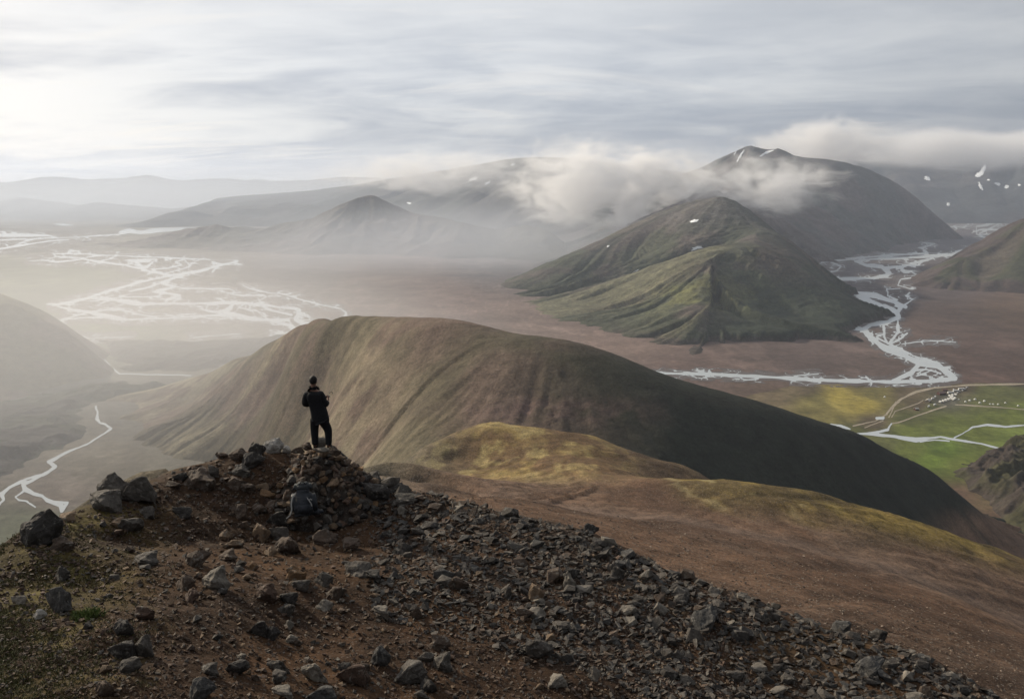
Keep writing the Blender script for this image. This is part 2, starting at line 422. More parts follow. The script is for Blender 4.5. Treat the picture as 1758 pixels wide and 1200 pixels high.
# --- hill at the left edge
lh = [(-500,380,1800),(-300,420,1740),(-100,470,1660),(0,505,1600),(60,530,1570),(110,560,1540),(150,600,1510),(180,632,1490),(203,650,1475),
      (0,600,1420),(0,690,1290),(60,675,1340),(120,660,1410),(-200,600,1380),(-200,700,1260),(-400,600,1350),(-400,720,1230),(60,600,1470),(110,620,1460),(-600,600,1300),
      ('g',120,548,-25),('g',60,518,-30),('g',160,585,-20),('g',195,622,-18),('g',222,648,-18),('g',250,610,-35),('g',200,560,-40),('g',0,490,-30),('w',-1100,2200,-20),('w',-900,2400,-20),('w',-620,1300,-15),('w',-800,1100,-20),('w',-1100,1100,-10),('w',-500,1500,-20),('w',-1700,1500,260),('w',-1700,2300,60),('w',-1700,1000,80)]
def lh_col(X, Y, Z, s, l, px, py):
    n = fbm(X/80, Y/80, 9, 5)
    col = lerp((.15, .115, .095), (.14, .125, .08), sstep(.4, .6, n))
    return lerp3(col, (.24, .21, .14), sstep(.4, 1.4, l)*.8)
hill('western_hill', lh, (-1700, -420, 1000, 2400), 6.0, lh_col, M_grassy, ((60, 5.0, 26, 41), (22, 1.5, 24, 42)), detail=(40, 1.5))
tag(bpy.data.objects['western_hill'], 'hazy brown hillside rising at the left edge above the stream', kind='structure')

# --- dark hills at the right edge by the river
rh = [(1570,486,2900),(1610,468,2950),(1640,450,3000),(1700,420,3100),(1758,385,3100),(1850,340,3200),(2000,290,3200),
      (1570,493,2860),(1640,500,2735),(1700,503,2680),(1758,506,2640),(1900,512,2550),(1680,470,2880),(1758,450,2900),(1758,480,2740),(1850,430,2900),(1640,480,2830),(1900,470,2700),(1720,440,2980),
      ('g',1545,482,-25),('g',1520,500,-40),('g',1570,502,-15),('g',1640,508,-15),('g',1700,512,-15),('g',1800,518,-15),('g',1560,462,-35),('g',1600,446,-25),('g',1640,432,-35),('g',1690,420,-30),('w',1350,2500,-60),('w',1350,3700,-60),('w',2000,3700,-10),('w',1700,3700,-40),('w',2600,3000,300),('w',2600,3700,120),('w',2600,2400,-10)]
def rh_col(X, Y, Z, s, l, px, py):
    n = fbm(X/120, Y/120, 19, 5)
    col = lerp((.065, .050, .046), (.050, .052, .030), sstep(.42, .6, n))
    col = lerp3(col, (.13, .10, .085), sstep(.5, 1.6, l)*.5)
    return lerp3(col, (.14, .13, .06), sstep(12, 2, Z)*sstep(.45, .6, n)*.8)
hill('eastern_hill', rh, (1250, 2600, 2380, 3720), 9.0, rh_col, M_grassy, ((110, 14.0, 24, 51), (40, 5.0, 24, 52)), detail=(60, 7.0))
tag(bpy.data.objects['eastern_hill'], 'dark rugged foothills at the right edge beside the river', kind='structure')

# --- the high range on the right, snow in its gullies
hr = [(820,415,5100),(880,405,5200),(940,388,5400),(1000,362,5500),(1050,335,5600),(1110,315,5600),(1160,302,5600),(1200,293,5600),(1218,284,5570),(1237,270,5540),(1260,261,5500),(1275,255,5500),(1292,252,5500),(1308,258,5480),(1320,262,5450),(1334,255,5450),(1348,264,5500),(1390,274,5500),(1440,280,5550),(1500,296,5600),(1555,334,5550),(1600,376,5500),(1632,406,5450),
      (1245,356,3500),(1255,340,4000),(1270,312,4600),(1282,278,5100),(1300,400,3880),(1340,430,3760),(1340,375,4200),(1400,400,4200),(1400,350,4800),(1460,400,4500),(1460,365,5000),(1520,390,5050),(1150,345,4600),(1100,370,4500),(1050,390,4450),(1000,410,4350),(950,425,4400),(1180,362,4000),(1100,395,3800),(1000,430,3700),
      ('g',1390,457,0),('g',1440,447,0),('g',1500,432,0),('g',1560,418,0),('g',1600,412,-5),('g',1390,466,-25),('g',1440,456,-30),('g',1500,441,-35),('g',1560,426,-40),('g',1620,416,-40),('g',1680,408,-60),('g',1330,470,-10),('g',1680,395,-60),
      ('w',50,4600,-15),('w',0,4300,-20),('w',-100,5000,-20),('w',-100,6200,-20),('w',900,6400,280),('w',1500,6500,330),('w',2200,6500,120),('w',1500,7500,0),('w',700,7500,0),('w',2500,7400,-60),('w',3200,6300,-60),('w',3600,5600,-80),('w',0,7500,-40),('w',200,4000,-15)]
def hr_col(X, Y, Z, s, l, px, py):
    n = fbm(X/400, Y/400, 29, 5)
    col = lerp((.085, .070, .068), (.062, .066, .062), sstep(.4, .6, n))
    col = lerp3(col, (.12, .10, .09), sstep(.6, 1.6, l)*.4)
    return col
hill('high_range', hr, (-100, 3700, 3400, 7550), 12.0, hr_col, M_far, ((330, 36.0, 30, 61), (130, 28.0, 40, 62), (60, 10.0, 40, 63)), detail=(120, 7.0), lam=1e-6, bvh=True, crest_n=22, rnd=(150, .2))
tag(bpy.data.objects['high_range'], 'high blue-grey mountain range with snow patches and its peak in cloud', kind='structure')

# --- ranges that the crest line and the foot describe
def range_mesh(name, crest, depth, back, res, seed, label, colA, colB, rough=.12, power=1.25):
    pts = np.array([P(*c) for c in crest]); o = np.argsort(pts[:, 0]); pts = pts[o]
    x0, x1 = pts[0, 0], pts[-1, 0]; y0 = pts[:, 1].min() - depth*1.15; y1 = pts[:, 1].max() + back*1.1
    X, Y = grid(x0, x1, y0, y1, res)
    xx = X[:, 0]
    h = np.interp(xx, pts[:, 0], pts[:, 2]); yc = np.interp(xx, pts[:, 0], pts[:, 1])
    ker = np.hanning(7); ker /= ker.sum()
    h = np.convolve(np.pad(h, 3, 'edge'), ker, 'valid')[:len(xx)]
    h = h + (fbm(xx/(res*11), xx*0, seed, 6, .6) - .5)*rough*1.6*np.abs(h).mean()
    ed = sstep(0, .06, (xx - x0)/(x1 - x0))*sstep(0, .06, (x1 - xx)/(x1 - x0)); h = h*ed - 20*(1 - ed)
    yc = yc + (fbm(xx/(res*30), xx*0+3, seed+1, 3) - .5)*depth*.5
    t = (Y - yc[:, None]); d = np.where(t < 0, -t/depth, t/back)
    prof = np.clip(1 - d, 0, 1)**power
    base = h[:, None]*prof
    nz = fbm(X/(depth*.16), Y/(depth*.16), seed+2, 3); l = lic(base, nz, 22, 1.2)
    Z = base + base*(-.16*np.abs(l) + .07*l)*sstep(0.0, .25, d) + (fbm(X/(depth*.2), Y/(depth*.2), seed+4, 5) - .5)*h.max()*.16*sstep(0, .3, d)*sstep(1.0, .7, d)
    Z = Z - 12*sstep(.85, 1.0, d)
    n = fbm(X/600, Y/600, seed+5, 4)
    col = lerp3(lerp(colA, colB, sstep(.4, .6, n)), (.13, .11, .10), sstep(.5, 1.6, l)*.4)
    ob = sheet(name, X, Y, Z, col, M_far, -8, True)
    tag(ob, label, kind='structure')
range_mesh('far_mountains', [(200,425,5600),(250,418,5500),(285,400,5400),(330,392,5350),(370,384,5300),(400,394,5250),(430,398,5200),(470,388,5150),(540,374,5050),(600,346,4950),(635,336,4950),(668,348,4900),(700,362,4900),(730,368,4900),(780,378,4850),(830,392,4700),(860,398,4600),(895,388,4550),(930,392,4500),(965,410,4450),(1010,440,4400)],
           760, 1500, 13, 101, 'dark hazy mountains with a pointed peak across the plain', (.10, .085, .08), (.075, .07, .06), .16)
range_mesh('snowy_range', [(1180,330,10000),(1260,300,10000),(1340,280,10000),(1400,270,9840),(1470,268,9760),(1540,262,9600),(1600,260,9440),(1660,262,9200),(1720,258,8960),(1780,256,8800),(1900,250,8640),(2100,250,8400),(2300,260,8400)],
           1900, 2500, 36, 181, 'blue-grey mountain wall with snow patches under the cloud ceiling at right', (.060, .056, .058), (.045, .050, .052), .06, 1.0)
range_mesh('plateau_mountain', [(330,345,9000),(420,335,8900),(520,328,8800),(600,318,8700),(680,305,8500),(760,292,8400),(830,282,8300),(870,273,8200),(920,271,8200),(960,272,8200),(1040,278,8200),(1120,290,8200),(1200,300,8200),(1280,330,8200)],
           1900, 2500, 40, 131, 'broad flat-topped mountain behind the drifting cloud', (.07, .068, .068), (.055, .06, .058), .03, .8)
range_mesh('distant_range', [(-700,318,16000),(-400,312,16000),(-150,308,16000),(0,312,15500),(60,306,15000),(90,303,15000),(150,308,15000),(230,303,15000),(270,299,15000),(320,308,15000),(400,304,15500),(480,310,15500),(560,306,15500),(650,305,16000),(760,310,16000),(900,320,16000)],
           3400, 3000, 90, 151, 'faint distant mountain skyline under the left clouds', (.09, .09, .09), (.075, .075, .08), .16)
range_mesh('distant_foothills', [(-500,352,10500),(-200,350,10500),(-60,352,10500),(0,345,10500),(35,338,10500),(80,346,10300),(140,352,10200),(180,345,10200),(230,352,10200),(300,358,10000),(380,350,9900),(450,345,9900),(520,352,9800),(620,356,9800)],
           1500, 1800, 40, 171, 'faint low hills in haze beyond the far plain', (.09, .085, .085), (.08, .08, .075), .1)

# ================================================================== rivers, streams, roads: courses on the flat floor
def water_mat():
    m, nt, N, L, b = nmat('glacial_water')
    tc = N.new('ShaderNodeTexCoord'); n = N.new('ShaderNodeTexNoise'); L.new(tc.outputs['Object'], n.inputs['Vector'])
    n.inputs['Scale'].default_value = .35; n.inputs['Detail'].default_value = 4
    bp = N.new('ShaderNodeBump'); bp.inputs['Distance'].default_value = .22; L.new(n.outputs[0], bp.inputs['Height']); L.new(bp.outputs[0], b.inputs['Normal'])
    n2 = N.new('ShaderNodeTexNoise'); L.new(tc.outputs['Object'], n2.inputs['Vector']); n2.inputs['Scale'].default_value = .02; n2.inputs['Detail'].default_value = 4
    mx = N.new('ShaderNodeMix'); mx.data_type = 'RGBA'; L.new(n2.outputs[0], mx.inputs[0]); mx.inputs[6].default_value = (.36, .40, .42, 1); mx.inputs[7].default_value = (.46, .49, .50, 1)
    L.new(mx.outputs[2], b.inputs['Base Color'])
    b.inputs['Roughness'].default_value = .26; b.inputs['IOR'].default_value = 1.33; b.inputs['Specular IOR Level'].default_value = .8
    return m
M_water = water_mat()
M_road = ground_mat('pale_gravel', ((.05, .2), (.4, .2)), ((.5, .1),))

def course_sdf(lines, PX, PY, warp, gain=1.0):
    D = np.full(PX.shape, 1e3)
    x0, y0 = PX[0, 0], PY[0, 0]; dx = PX[1, 0] - x0; dy = PY[0, 1] - y0
    wx = PX + warp[0]*(fbm(PX/16, PY/6, 201, 3) - .5)*2; wy = PY + warp[1]*(fbm(PX/18 + 40, PY/7, 202, 3) - .5)*2
    wn = gain*(.55 + .95*fbm(PX/34 + 9, PY/12, 207, 1))
    for ln in lines:
        for k in range(len(ln) - 1):
            ax, ay, aw = ln[k]; bx, by, bw = ln[k+1]
            pad = 14
            i0 = max(0, int((min(ax, bx) - pad - x0)/dx)); i1 = min(PX.shape[0], int((max(ax, bx) + pad - x0)/dx) + 2)
            j0 = max(0, int((min(ay, by) - pad - y0)/dy)); j1 = min(PX.shape[1], int((max(ay, by) + pad - y0)/dy) + 2)
            if i1 <= i0 or j1 <= j0: continue
            X = wx[i0:i1, j0:j1]; Y = wy[i0:i1, j0:j1]
            ex, ey = bx - ax, by - ay; t = np.clip(((X - ax)*ex + (Y - ay)*ey)/(ex*ex + ey*ey + 1e-9), 0, 1)
            d = np.hypot(X - ax - t*ex, Y - ay - t*ey) - (aw + (bw - aw)*t)*wn[i0:i1, j0:j1]
            D[i0:i1, j0:j1] = np.minimum(D[i0:i1, j0:j1], d)
    return D
def contour_mesh(name, D, PX, PY, z, mat, col=None):
    """the quads inside the course, their outer corners drawn in to its bank"""
    gi, gj = np.gradient(D); g2 = gi*gi + gj*gj + 1e-6
    dx = PX[1, 0] - PX[0, 0]; dy = PY[0, 1] - PY[0, 0]
    out = D > 0
    mi = np.clip(-D*gi/g2, -.95, .95); mj = np.clip(-D*gj/g2, -.95, .95)
    QX = PX + np.where(out, mi*dx, 0); QY = PY + np.where(out, mj*dy, 0)
    F = grid_faces(*PX.shape); keep = (D.reshape(-1)[F] <= 0).any(1); F = F[keep]
    used = np.unique(F); rem = np.full(PX.size, -1); rem[used] = np.arange(len(used)); F = rem[F]
    qx = QX.reshape(-1)[used]; qy = QY.reshape(-1)[used]
    u = (qx - 879)/FPX; v = (600 - qy)/FPX
    d1 = CP + v*SP; d2 = -SP + v*CP; k = (z - CAMZ)/d2
    V = np.stack([u*k, d1*k, np.full_like(k, z)], -1)
    F = F[:, ::-1]
    me = mesh_from(name, V, F, np.tile(np.array(col), (len(V), 1)) if col is not None else None)
    # normals up
    o = link(name, me, mat)
    if me.polygons[0].normal.z < 0: me.flip_normals()
    return o
def W_(w, *p): return [(x, y, w) for x, y in p]

left_delta = [
 W_(1.9,(91,525),(120,519),(151,512),(182,501),(209,494),(235,486),(270,478),(293,473),(316,470),(345,465),(379,455),(404,450)),
 [(100,526,2),(121,532,2),(153,536,2),(174,542,3),(195,545,3),(217,549,1.6),(270,547,1.2),(305,545,1.2),(365,541.6,1.6),(409,541,2.5)],
 W_(1.5,(102,551),(130,542),(153,536)), W_(1.2,(110,549),(150,545),(175,546)),
 W_(1.1,(153,536),(182,532),(209,532),(226,536),(244,541),(273,546)),
 [(158,513,1.2),(193,515,2),(217,518,3.6),(232,520,3.2),(244,522,1.8),(287,521,1.7),(330,521,1.8),(388,520,2.2),(426,521,2),(451,523,2.4),(479,528,1.8),(505,529,2.2),(514,533,3),(512,542,3.5),(507,549,3.5),(522,556,4.5),(540,558,4.5),(556,557,3.5)],
 W_(.9,(160,510),(192,512),(215,509)), W_(.8,(168,524),(180,518),(200,514)), W_(.8,(215,510),(280,510)),
 [(316,470,2.5),(296,478,2),(279,487,2.2),(301,492,1.6),(285,496,2),(266,501,1.6),(280,503,1.3),(308,507,1.8),(294,512,2),(284,518,2.6)],
 W_(1.1,(300,477),(276,486),(262,492),(240,497),(225,500)), W_(1.0,(292,489),(310,494),(330,495),(365,496),(393,496),(402,500.5),(396,505),(417,507.5),(452,507.5),(457,510),(444,515.5),(453,522)),
 [(245,462,3),(238,455,2.4),(232,449,2),(255,446,1.8),(266,445,1.2)], [(245,462,2),(254,457,2),(262,450,1.4),(268,446,1)], W_(1.6,(245,462),(258,466),(270,469),(293,473)),
 W_(1.2,(214,455),(230,459),(245,462)), W_(1.3,(95,450),(144,445),(174,450),(214,455)), W_(1.2,(74,447),(95,450),(90,447)), W_(1.0,(91,436),(140,436),(172,438),(217,440),(252,441),(300,443),(360,446)),
 W_(1.2,(92,436),(98,441),(142,443),(158,448),(172,452)), W_(.8,(98,440),(80,447),(50,448)), W_(.8,(150,441),(172,439)), W_(.8,(174,448),(195,444)), W_(.9,(215,447),(232,446),(225,452)),
 W_(1.0,(262,463),(290,460),(312,455),(302,450),(318,445)), W_(.8,(318,447),(328,457),(305,464),(283,470)), W_(1.6,(365,450),(379,454),(372,460),(364,467)), W_(.7,(404,450),(410,456)),
 W_(.6,(410,458),(455,462)),
 [(400,521,2),(396,528,3.4),(386,535,4),(378,536,3.6),(409,541,3.4),(435,548,2.6),(461,549.5,1.8),(496,549.5,2)],
 [(461,549.5,1.8),(484,555.6,1.8),(498,559,3),(505,566,3.5),(512,573,3.2)],
 W_(1.4,(388,521),(356,523),(353,532),(365,535.5),(386,535)), W_(1.0,(343,530),(358,535),(380,536)),
 W_(1.8,(452,525),(461,532),(484,537),(501,541)), W_(.9,(420,522),(409,528.5),(442,534),(456,546),(464,549)), W_(.8,(421,529),(424,522)),
 W_(.9,(515,541),(529,544),(532,549),(518,550)), W_(1.0,(505,536),(528,541)),
 W_(1.0,(416,490),(428,495),(461,503),(482,504),(498,509),(522,516),(557,525),(585,530),(594,537),(597,549)), W_(1.1,(594,538),(588,548)),
 W_(.7,(330,580),(360,577),(412,573)), W_(.8,(465,572),(498,572),(508,574)), W_(.7,(133,576),(158,581),(228,578)), W_(.6,(196,565.5),(242,568)), W_(.6,(301,580),(335,579)),
 W_(.8,(360,541.6),(330,547),(300,548)), W_(.7,(345,545),(380,547),(398,544)), W_(.6,(330,497),(310,490)), W_(.5,(450,470),(520,478)), W_(.5,(560,520),(590,512)),
 # the far arm
 [(-40,404,2.2),(60,404,1.8),(86,405,1.4),(97,409,1.2)], [(-40,434,2),(20,424,1.6),(60,418,1.4),(86,414,1.2),(118,412,.8)], W_(.9,(0,412),(50,411),(97,408)), W_(.7,(97,409),(165,405),(205,403)), W_(1.0,(20,424),(45,414),(70,409)),
]
lake = [[(206,400,2.6),(222,396,4.6),(240,399,3.4),(258,397,4.2),(276,395,3.6),(300,394,2.0),(345,391,1.4)], [(96,385,.8),(110,386,1.6),(125,387,.8)], [(0,344,1.4),(40,343,1.0)]]
west_stream = [
 W_(1.0,(157,589),(171,609),(191,630),(205,642),(222,642),(328,644.5)),
 [(164,698,1.6),(167,706,2),(167,719,2.2),(172,726,1.2),(181,728,1.4),(191,736,1.6),(178,744,1),(150,763,1),(119,774,1.8),(100,784,1.9),(84,793,2.0),(95,801,2.1),(84,809,1.6),(73,815,1.5),(61,818,1.5),(46,822,1.6),(17,836,1.9),(3,848,3.2),(6,858,2.2),(-3,868,3),(-30,880,3)],
 [(70,816,1.4),(56,825,1.8),(40,831,2.2),(43,840,4.0),(58,848,2.6),(73,851,2.2),(80,858,3.2),(90,862,2.2),(104,866,2.6),(106,876,2.4),(116,863,1.3),(96,862,1.2)],
 [(41,843,1.8),(27,853,1.6),(32,858,1.5),(46,860,1.2),(60,870,1.2)],
]
right_river = [
 [(1437,495,2.6),(1469,505,3.0),(1496,520,3.2),(1525,530,3.4),(1540,537,4.0),(1543,545,4.4),(1523,553,4.2),(1495,558,4.0),(1484,565,4.6),(1494,580,4.6),(1520,597,4.6),(1554,611,4.8),(1580,622,5.2),(1609,628,4.8),(1632,643,5.4),(1640,650,4.6),(1602,655,2.6),(1500,655.5,2.4),(1397,651.6,2.4),(1295,646,2.2),(1192,642,2.2),(1120,640,2.2)],
 W_(2.6,(1580,622),(1566,640),(1534,653)), W_(1.4,(1566,636),(1590,634),(1615,641)), W_(1.0,(1575,645),(1600,636)),
 W_(1.6,(1506,580),(1534,594),(1568,611),(1605,622)),
 [(1555,527,2.2),(1537,519,3.0),(1505,508,3.0),(1469,503,2.4)], W_(3.0,(1537,519),(1546,528),(1541,537)),
 W_(1.2,(1552,524),(1568,514.5),(1556,508),(1562,503)), W_(1.3,(1523,496),(1524,508),(1541,515)), W_(1.0,(1546,480),(1541,489.6),(1564,496)), W_(1.1,(1548,479),(1580,476),(1565,466),(1548,463)), W_(.8,(1524,497),(1545,495)),
 [(1460,512,1.4),(1480,528,1.6),(1487,537,2.2),(1466,543,2.4),(1456,551,2.0),(1466,562,3.0),(1482,566,3)],
 W_(1.7,(1469,551),(1485,545),(1505,539)), W_(1.5,(1470,538),(1490,537),(1498,543)), W_(1.4,(1491,521),(1487,537)),
 W_(1.8,(1516,556),(1517,566),(1519,580),(1523,588)), W_(2.0,(1541,550),(1542,571),(1528,587)), W_(1.4,(1557,573),(1541,585),(1526,590)), W_(1.4,(1505,578),(1516,574)), W_(1.2,(1500,527),(1520,523),(1540,533)),
 [(1375,457,2.0),(1401,469,2.2),(1426,480,2.2),(1451,478.5,1.8),(1496,478,1.8),(1523,474,2.4),(1527,469,2.4),(1514,458,2.2),(1487,455.6,1.8),(1469,449,1.6),(1496,445,1.6),(1552,443,2.0),(1593,440,2.2),(1632,437.5,1.6),(1657,433,1.6),(1684,425.5,1.4)],
 W_(1.5,(1382,458),(1405,451),(1451,445.4),(1496,441),(1541,437.5),(1593,435)), W_(1.5,(1428,451),(1444,458),(1437,464.7),(1412,471)),
 W_(1.6,(1520,460),(1552,457),(1593,446)), W_(1.0,(1540,462),(1575,452),(1600,444)), W_(1.1,(1593,434),(1582,426),(1605,419),(1587,417)), W_(1.0,(1640,434),(1660,428),(1640,432)),
 W_(.8,(1632,390),(1655,388.7),(1664,385),(1646,374),(1677,371.7),(1727,373)), W_(1.2,(1727,379.7),(1677,388.7),(1676,396),(1678,403),(1700,410)), W_(.9,(1664,381),(1732,378)), W_(1.0,(1682,401),(1714,385),(1732,374)), W_(.9,(1678,403),(1718,402)), W_(.6,(1643,413.7),(1677,405)), W_(1.0,(1680,395),(1712,394)),W_(.7,(1690,372),(1712,384)),
 W_(.5,(1560,530),(1640,540),(1700,537),(1758,535)), W_(.45,(1640,541),(1758,543)), W_(.7,(1548,591),(1573,587),(1600,585),(1641,588)), W_(.5,(1575,580),(1590,587)), W_(.6,(1192,662.5),(1278,657)), W_(.7,(1363,645),(1404,642)), W_(.5,(1468,607),(1500,600)), W_(.5,(1620,622),(1700,621),(1758,628)),
]
camp_streams = [
 [(1455,741,1.4),(1473,744,1.6),(1491,744.5,2.2),(1522,748,2.0),(1552,752,2.6),(1573,755,3.4),(1595,752,2.4),(1614,750,1.8),(1644,755,1.8),(1685,762,1.4),(1716,770,1.2),(1740,777,1.2)],
 W_(1.2,(1580,758),(1605,755),(1630,757)), W_(1.4,(1638,751),(1654,744),(1669,733),(1695,729.6),(1726,732.6),(1775,729)), [(1491,744,2.2),(1510,741,1.8),(1524,737,2.4),(1530,728,2.0)],
 [(1426,728.6,1.2),(1443,732,2.6),(1459,737,1.0)], [(1504,718,2.2),(1516,717.6,2.4)],
]
roads = [
 [(1790,658.5,1.1),(1665,661,1.3),(1604,665.5,1.5),(1573,672.6,1.7),(1547,685,1.9),(1530,701,2.0),(1522,711,1.8)], W_(1.0,(1522,711),(1502,723),(1465,731)), W_(.9,(1516,722),(1485,734)), W_(1.0,(1538,690),(1532,705),(1526,716)),
 W_(1.2,(1624,697),(1593,707),(1542,725.5),(1531,727)), W_(.9,(1640,694.6),(1700,698),(1770,704)), W_(.8,(1531,716),(1537,706),(1575,693),(1585,687)), W_(.6,(1420,722),(1440,720),(1455,712)), W_(.5,(1640,675),(1700,682),(1745,687)),
]
def courses(name, lines, box, step, warp, z, mat, label, col=None, gain=1.0, braid=0, bed=None):
    PX, PY = np.meshgrid(np.arange(box[0], box[1], step[0]), np.arange(box[2], box[3], step[1]), indexing='ij')
    D = course_sdf([l for l in lines if max(p[2] for p in l) > .65], PX, PY, warp, gain)
    D0 = D.copy()
    if braid:                                                  # thin threads that part and meet again between the main channels
        for sd, sc, w in ((231, (46, 10.0), .024), (241, (28, 7.0), .024)):
            n = np.abs(fbm(PX/sc[0], PY/sc[1], sd, 2) - .5)
            D = np.minimum(D, np.where(D0 < braid, (n - w*sstep(braid, 0, D0))*28, 9.0))
    if bed:                                                    # damp gravel bars along the channels
        B = np.minimum(D0, D + 2.0) - bed[0]*(.2 + 1.5*fbm(PX/30, PY/9, 251, 4))
        b = contour_mesh('river_bed', B, PX, PY, z - .14, M_road, bed[1]); tag(b, bed[2], kind='structure')
    o = contour_mesh(name, D, PX, PY, z, mat, col); tag(o, label, kind='structure'); return o
courses('braided_river', left_delta, (-45, 605, 396, 590), (.8, .4), (1.8, .7), .35, M_water, 'wide braided river shining in the haze on the left plain', gain=1.0, braid=10.0, bed=(5.0, (.155, .140, .130), 'pale gravel bars of the braided river on the left plain'))
courses('braided_river', right_river, (1110, 1765, 366, 665), (.8, .4), (1.4, .6), .35, M_water, 'pale braided river winding down the right valley and round the mountain', gain=1.15, braid=9.0, bed=(4.5, (.105, .092, .090), 'grey gravel bars of the braided river in the right valley'))
courses('stream', west_stream, (-40, 340, 580, 890), (.6, .4), (1.3, .9), .35, M_water, 'thin glaring stream at the lower left below the ridge', gain=1.2)
courses('stream', camp_streams, (1415, 1785, 700, 785), (.6, .4), (1.6, .7), .45, M_water, 'small stream across the green meadow below the camp')
for k, ln in enumerate(lake):
    xs = [p[0] for p in ln]; ys = [p[1] for p in ln]
    courses('lake', [ln], (min(xs) - 8, max(xs) + 8, min(ys) - 7, max(ys) + 7), (.8, .3), (2.0, .5), .5, M_water, ['bright lake behind the left plain', 'narrow bright pool on the far left plain', 'faint sliver of lake under the far left hills'][k])
courses('gravel_track', roads, (1410, 1795, 652, 740), (.6, .35), (.9, .4), .40, M_road, 'pale gravel road and footpaths curving round the camp', (.30, .26, .20))

# ------------------------------------------------------------------ meadow round the camp
M_meadow = ground_mat('meadow_turf', ((.02, .25), (.1, .25), (.6, .2)), ((.05, 1.2), (.3, .4)))
def make_meadow():
    PX, PY = np.meshgrid(np.arange(1235, 1820, 1.6), np.arange(654, 1000, .9), indexing='ij')
    top = np.interp(PX, [1235, 1290, 1360, 1440, 1640, 1820], [700, 678, 662, 659.5, 658.5, 656])
    D = top - PY + 3*(fbm(PX/20, PY/8, 301, 3) - .5)
    u = (PX - 879)/FPX; v = (600 - PY)/FPX; k = (.2 - CAMZ)/(-SP + v*CP); X = u*k; Y = (CP + v*SP)*k
    yel = (.26, .21, .05); grn = (.102, .122, .028); olv = (.088, .094, .034); brn = (.098, .076, .048); bank = (.045, .034, .028)
    c = [(1440,680,yel),(1480,695,yel),(1400,690,(.15,.13,.045)),(1500,675,(.16,.14,.05)),(1330,680,(.13,.10,.06)),(1380,668,brn),(1560,675,brn),(1600,700,olv),(1580,695,brn),(1500,725,brn),(1560,720,olv),
         (1620,690,(.09,.085,.07)),(1650,665,brn),(1700,672,olv),(1740,680,olv),(1700,690,olv),(1620,725,grn),(1700,720,grn),(1740,715,grn),(1560,740,grn),(1620,770,(.095,.14,.025)),(1680,745,grn),(1730,750,(.12,.15,.035)),(1560,775,grn),(1600,790,(.10,.14,.025)),(1650,800,grn),(1520,765,olv),(1470,745,olv),(1758,700,grn),(1480,655,bank),(1600,655,bank),(1750,652,bank),(1640,850,(.10,.065,.045)),(1700,900,(.10,.065,.045)),(1600,850,(.08,.07,.035))]
    col = idw(c, PX, PY, 1, 1.9)
    n = fbm(X/22, Y/34, 303, 5); n2 = fbm(X/8, Y/8, 304, 3)
    col = col*(.6 + .8*n)[..., None]*(.85 + .3*n2)[..., None]
    o = contour_mesh('meadow', D, PX, PY, .2, M_meadow)
    # colours of the kept vertices, looked up again from their own place
    me = o.data; co = np.zeros(len(me.vertices)*3, np.float32); me.vertices.foreach_get('co', co); co = co.reshape(-1, 3)
    qx, qy = to_px(co[:, 0], co[:, 1], co[:, 2])
    cc = np.stack([bil(col[..., q], (qx - 1235)/1.6, (qy - 654)/.9) for q in range(3)], -1)
    a = me.color_attributes.new('Col', 'FLOAT_COLOR', 'POINT'); r = np.ones((len(co), 4), np.float32); r[:, :3] = cc; a.data.foreach_set('color', r.ravel())
    tag(o, 'yellow-green meadow round the camp by the river', kind='structure')
make_meadow()

# ------------------------------------------------------------------ lava fields
M_lava = ground_mat('lava', ((.03, .3), (.2, .3)), ((.06, 4.0), (.3, 1.0)))
def lava(name, poly, res, height, rough, seed, cols, label, feather=55, rs=70):
    pts = np.array([G(*p)[:2] for p in poly]); x0, y0 = pts.min(0) - 20; x1, y1 = pts.max(0) + 20
    X, Y = grid(x0, x1, y0, y1, res)
    # signed distance to the outline
    D = np.full(X.shape, 1e9); ins = np.zeros(X.shape, bool)
    for k in range(len(pts)):
        a = pts[k]; b = pts[(k+1) % len(pts)]; e = b - a
        t = np.clip(((X - a[0])*e[0] + (Y - a[1])*e[1])/(e@e), 0, 1)
        D = np.minimum(D, np.hypot(X - a[0] - t*e[0], Y - a[1] - t*e[1]))
        c = ((a[1] > Y) != (b[1] > Y)) & (X < (b[0] - a[0])*(Y - a[1])/(b[1] - a[1] + 1e-12) + a[0]); ins ^= c
    D = np.where(ins, D, -D) + (fbm(X/45, Y/45, seed, 4) - .5)*50
    m = sstep(0, feather, D)
    rg = ridged(X/rs + .4*fbm(X/50, Y/50, seed+8, 3), Y/rs, seed+1, 6)
    Z = m*(height*(.5 + .8*fbm(X/130, Y/130, seed+2, 3)) + rough*(rg - .3)*2) - 1.5
    n = fbm(X/60, Y/60, seed+3, 4)
    col = lerp3(lerp(cols[0], cols[1], sstep(.4, .6, n)), cols[2], sstep(.55, .85, rg)*.5)
    o = sheet(name, X, Y, Z, col, M_lava, -.9); tag(o, label, kind='structure'); return o
lava('lava_field', [(150,582),(230,584),(330,586),(470,578),(520,575),(540,600),(430,618),(380,634),(330,641),(220,640),(205,636),(185,612)], 4.0, 9, 5, 401,
     ((.050, .040, .036), (.048, .045, .034), (.075, .068, .06)), 'dark lava tongue between the braided river and the rounded hill')
lava('lava_field', [(-200,690),(20,690),(110,665),(190,655),(290,655),(330,662),(230,680),(175,692),(158,700),(160,722),(175,735),(150,755),(112,772),(80,790),(40,815),(-20,835),(-200,860)], 3.2, 11, 6, 431,
     ((.055, .050, .046), (.050, .053, .038), (.090, .086, .074)), 'grey mossy lava field beside the glaring stream')
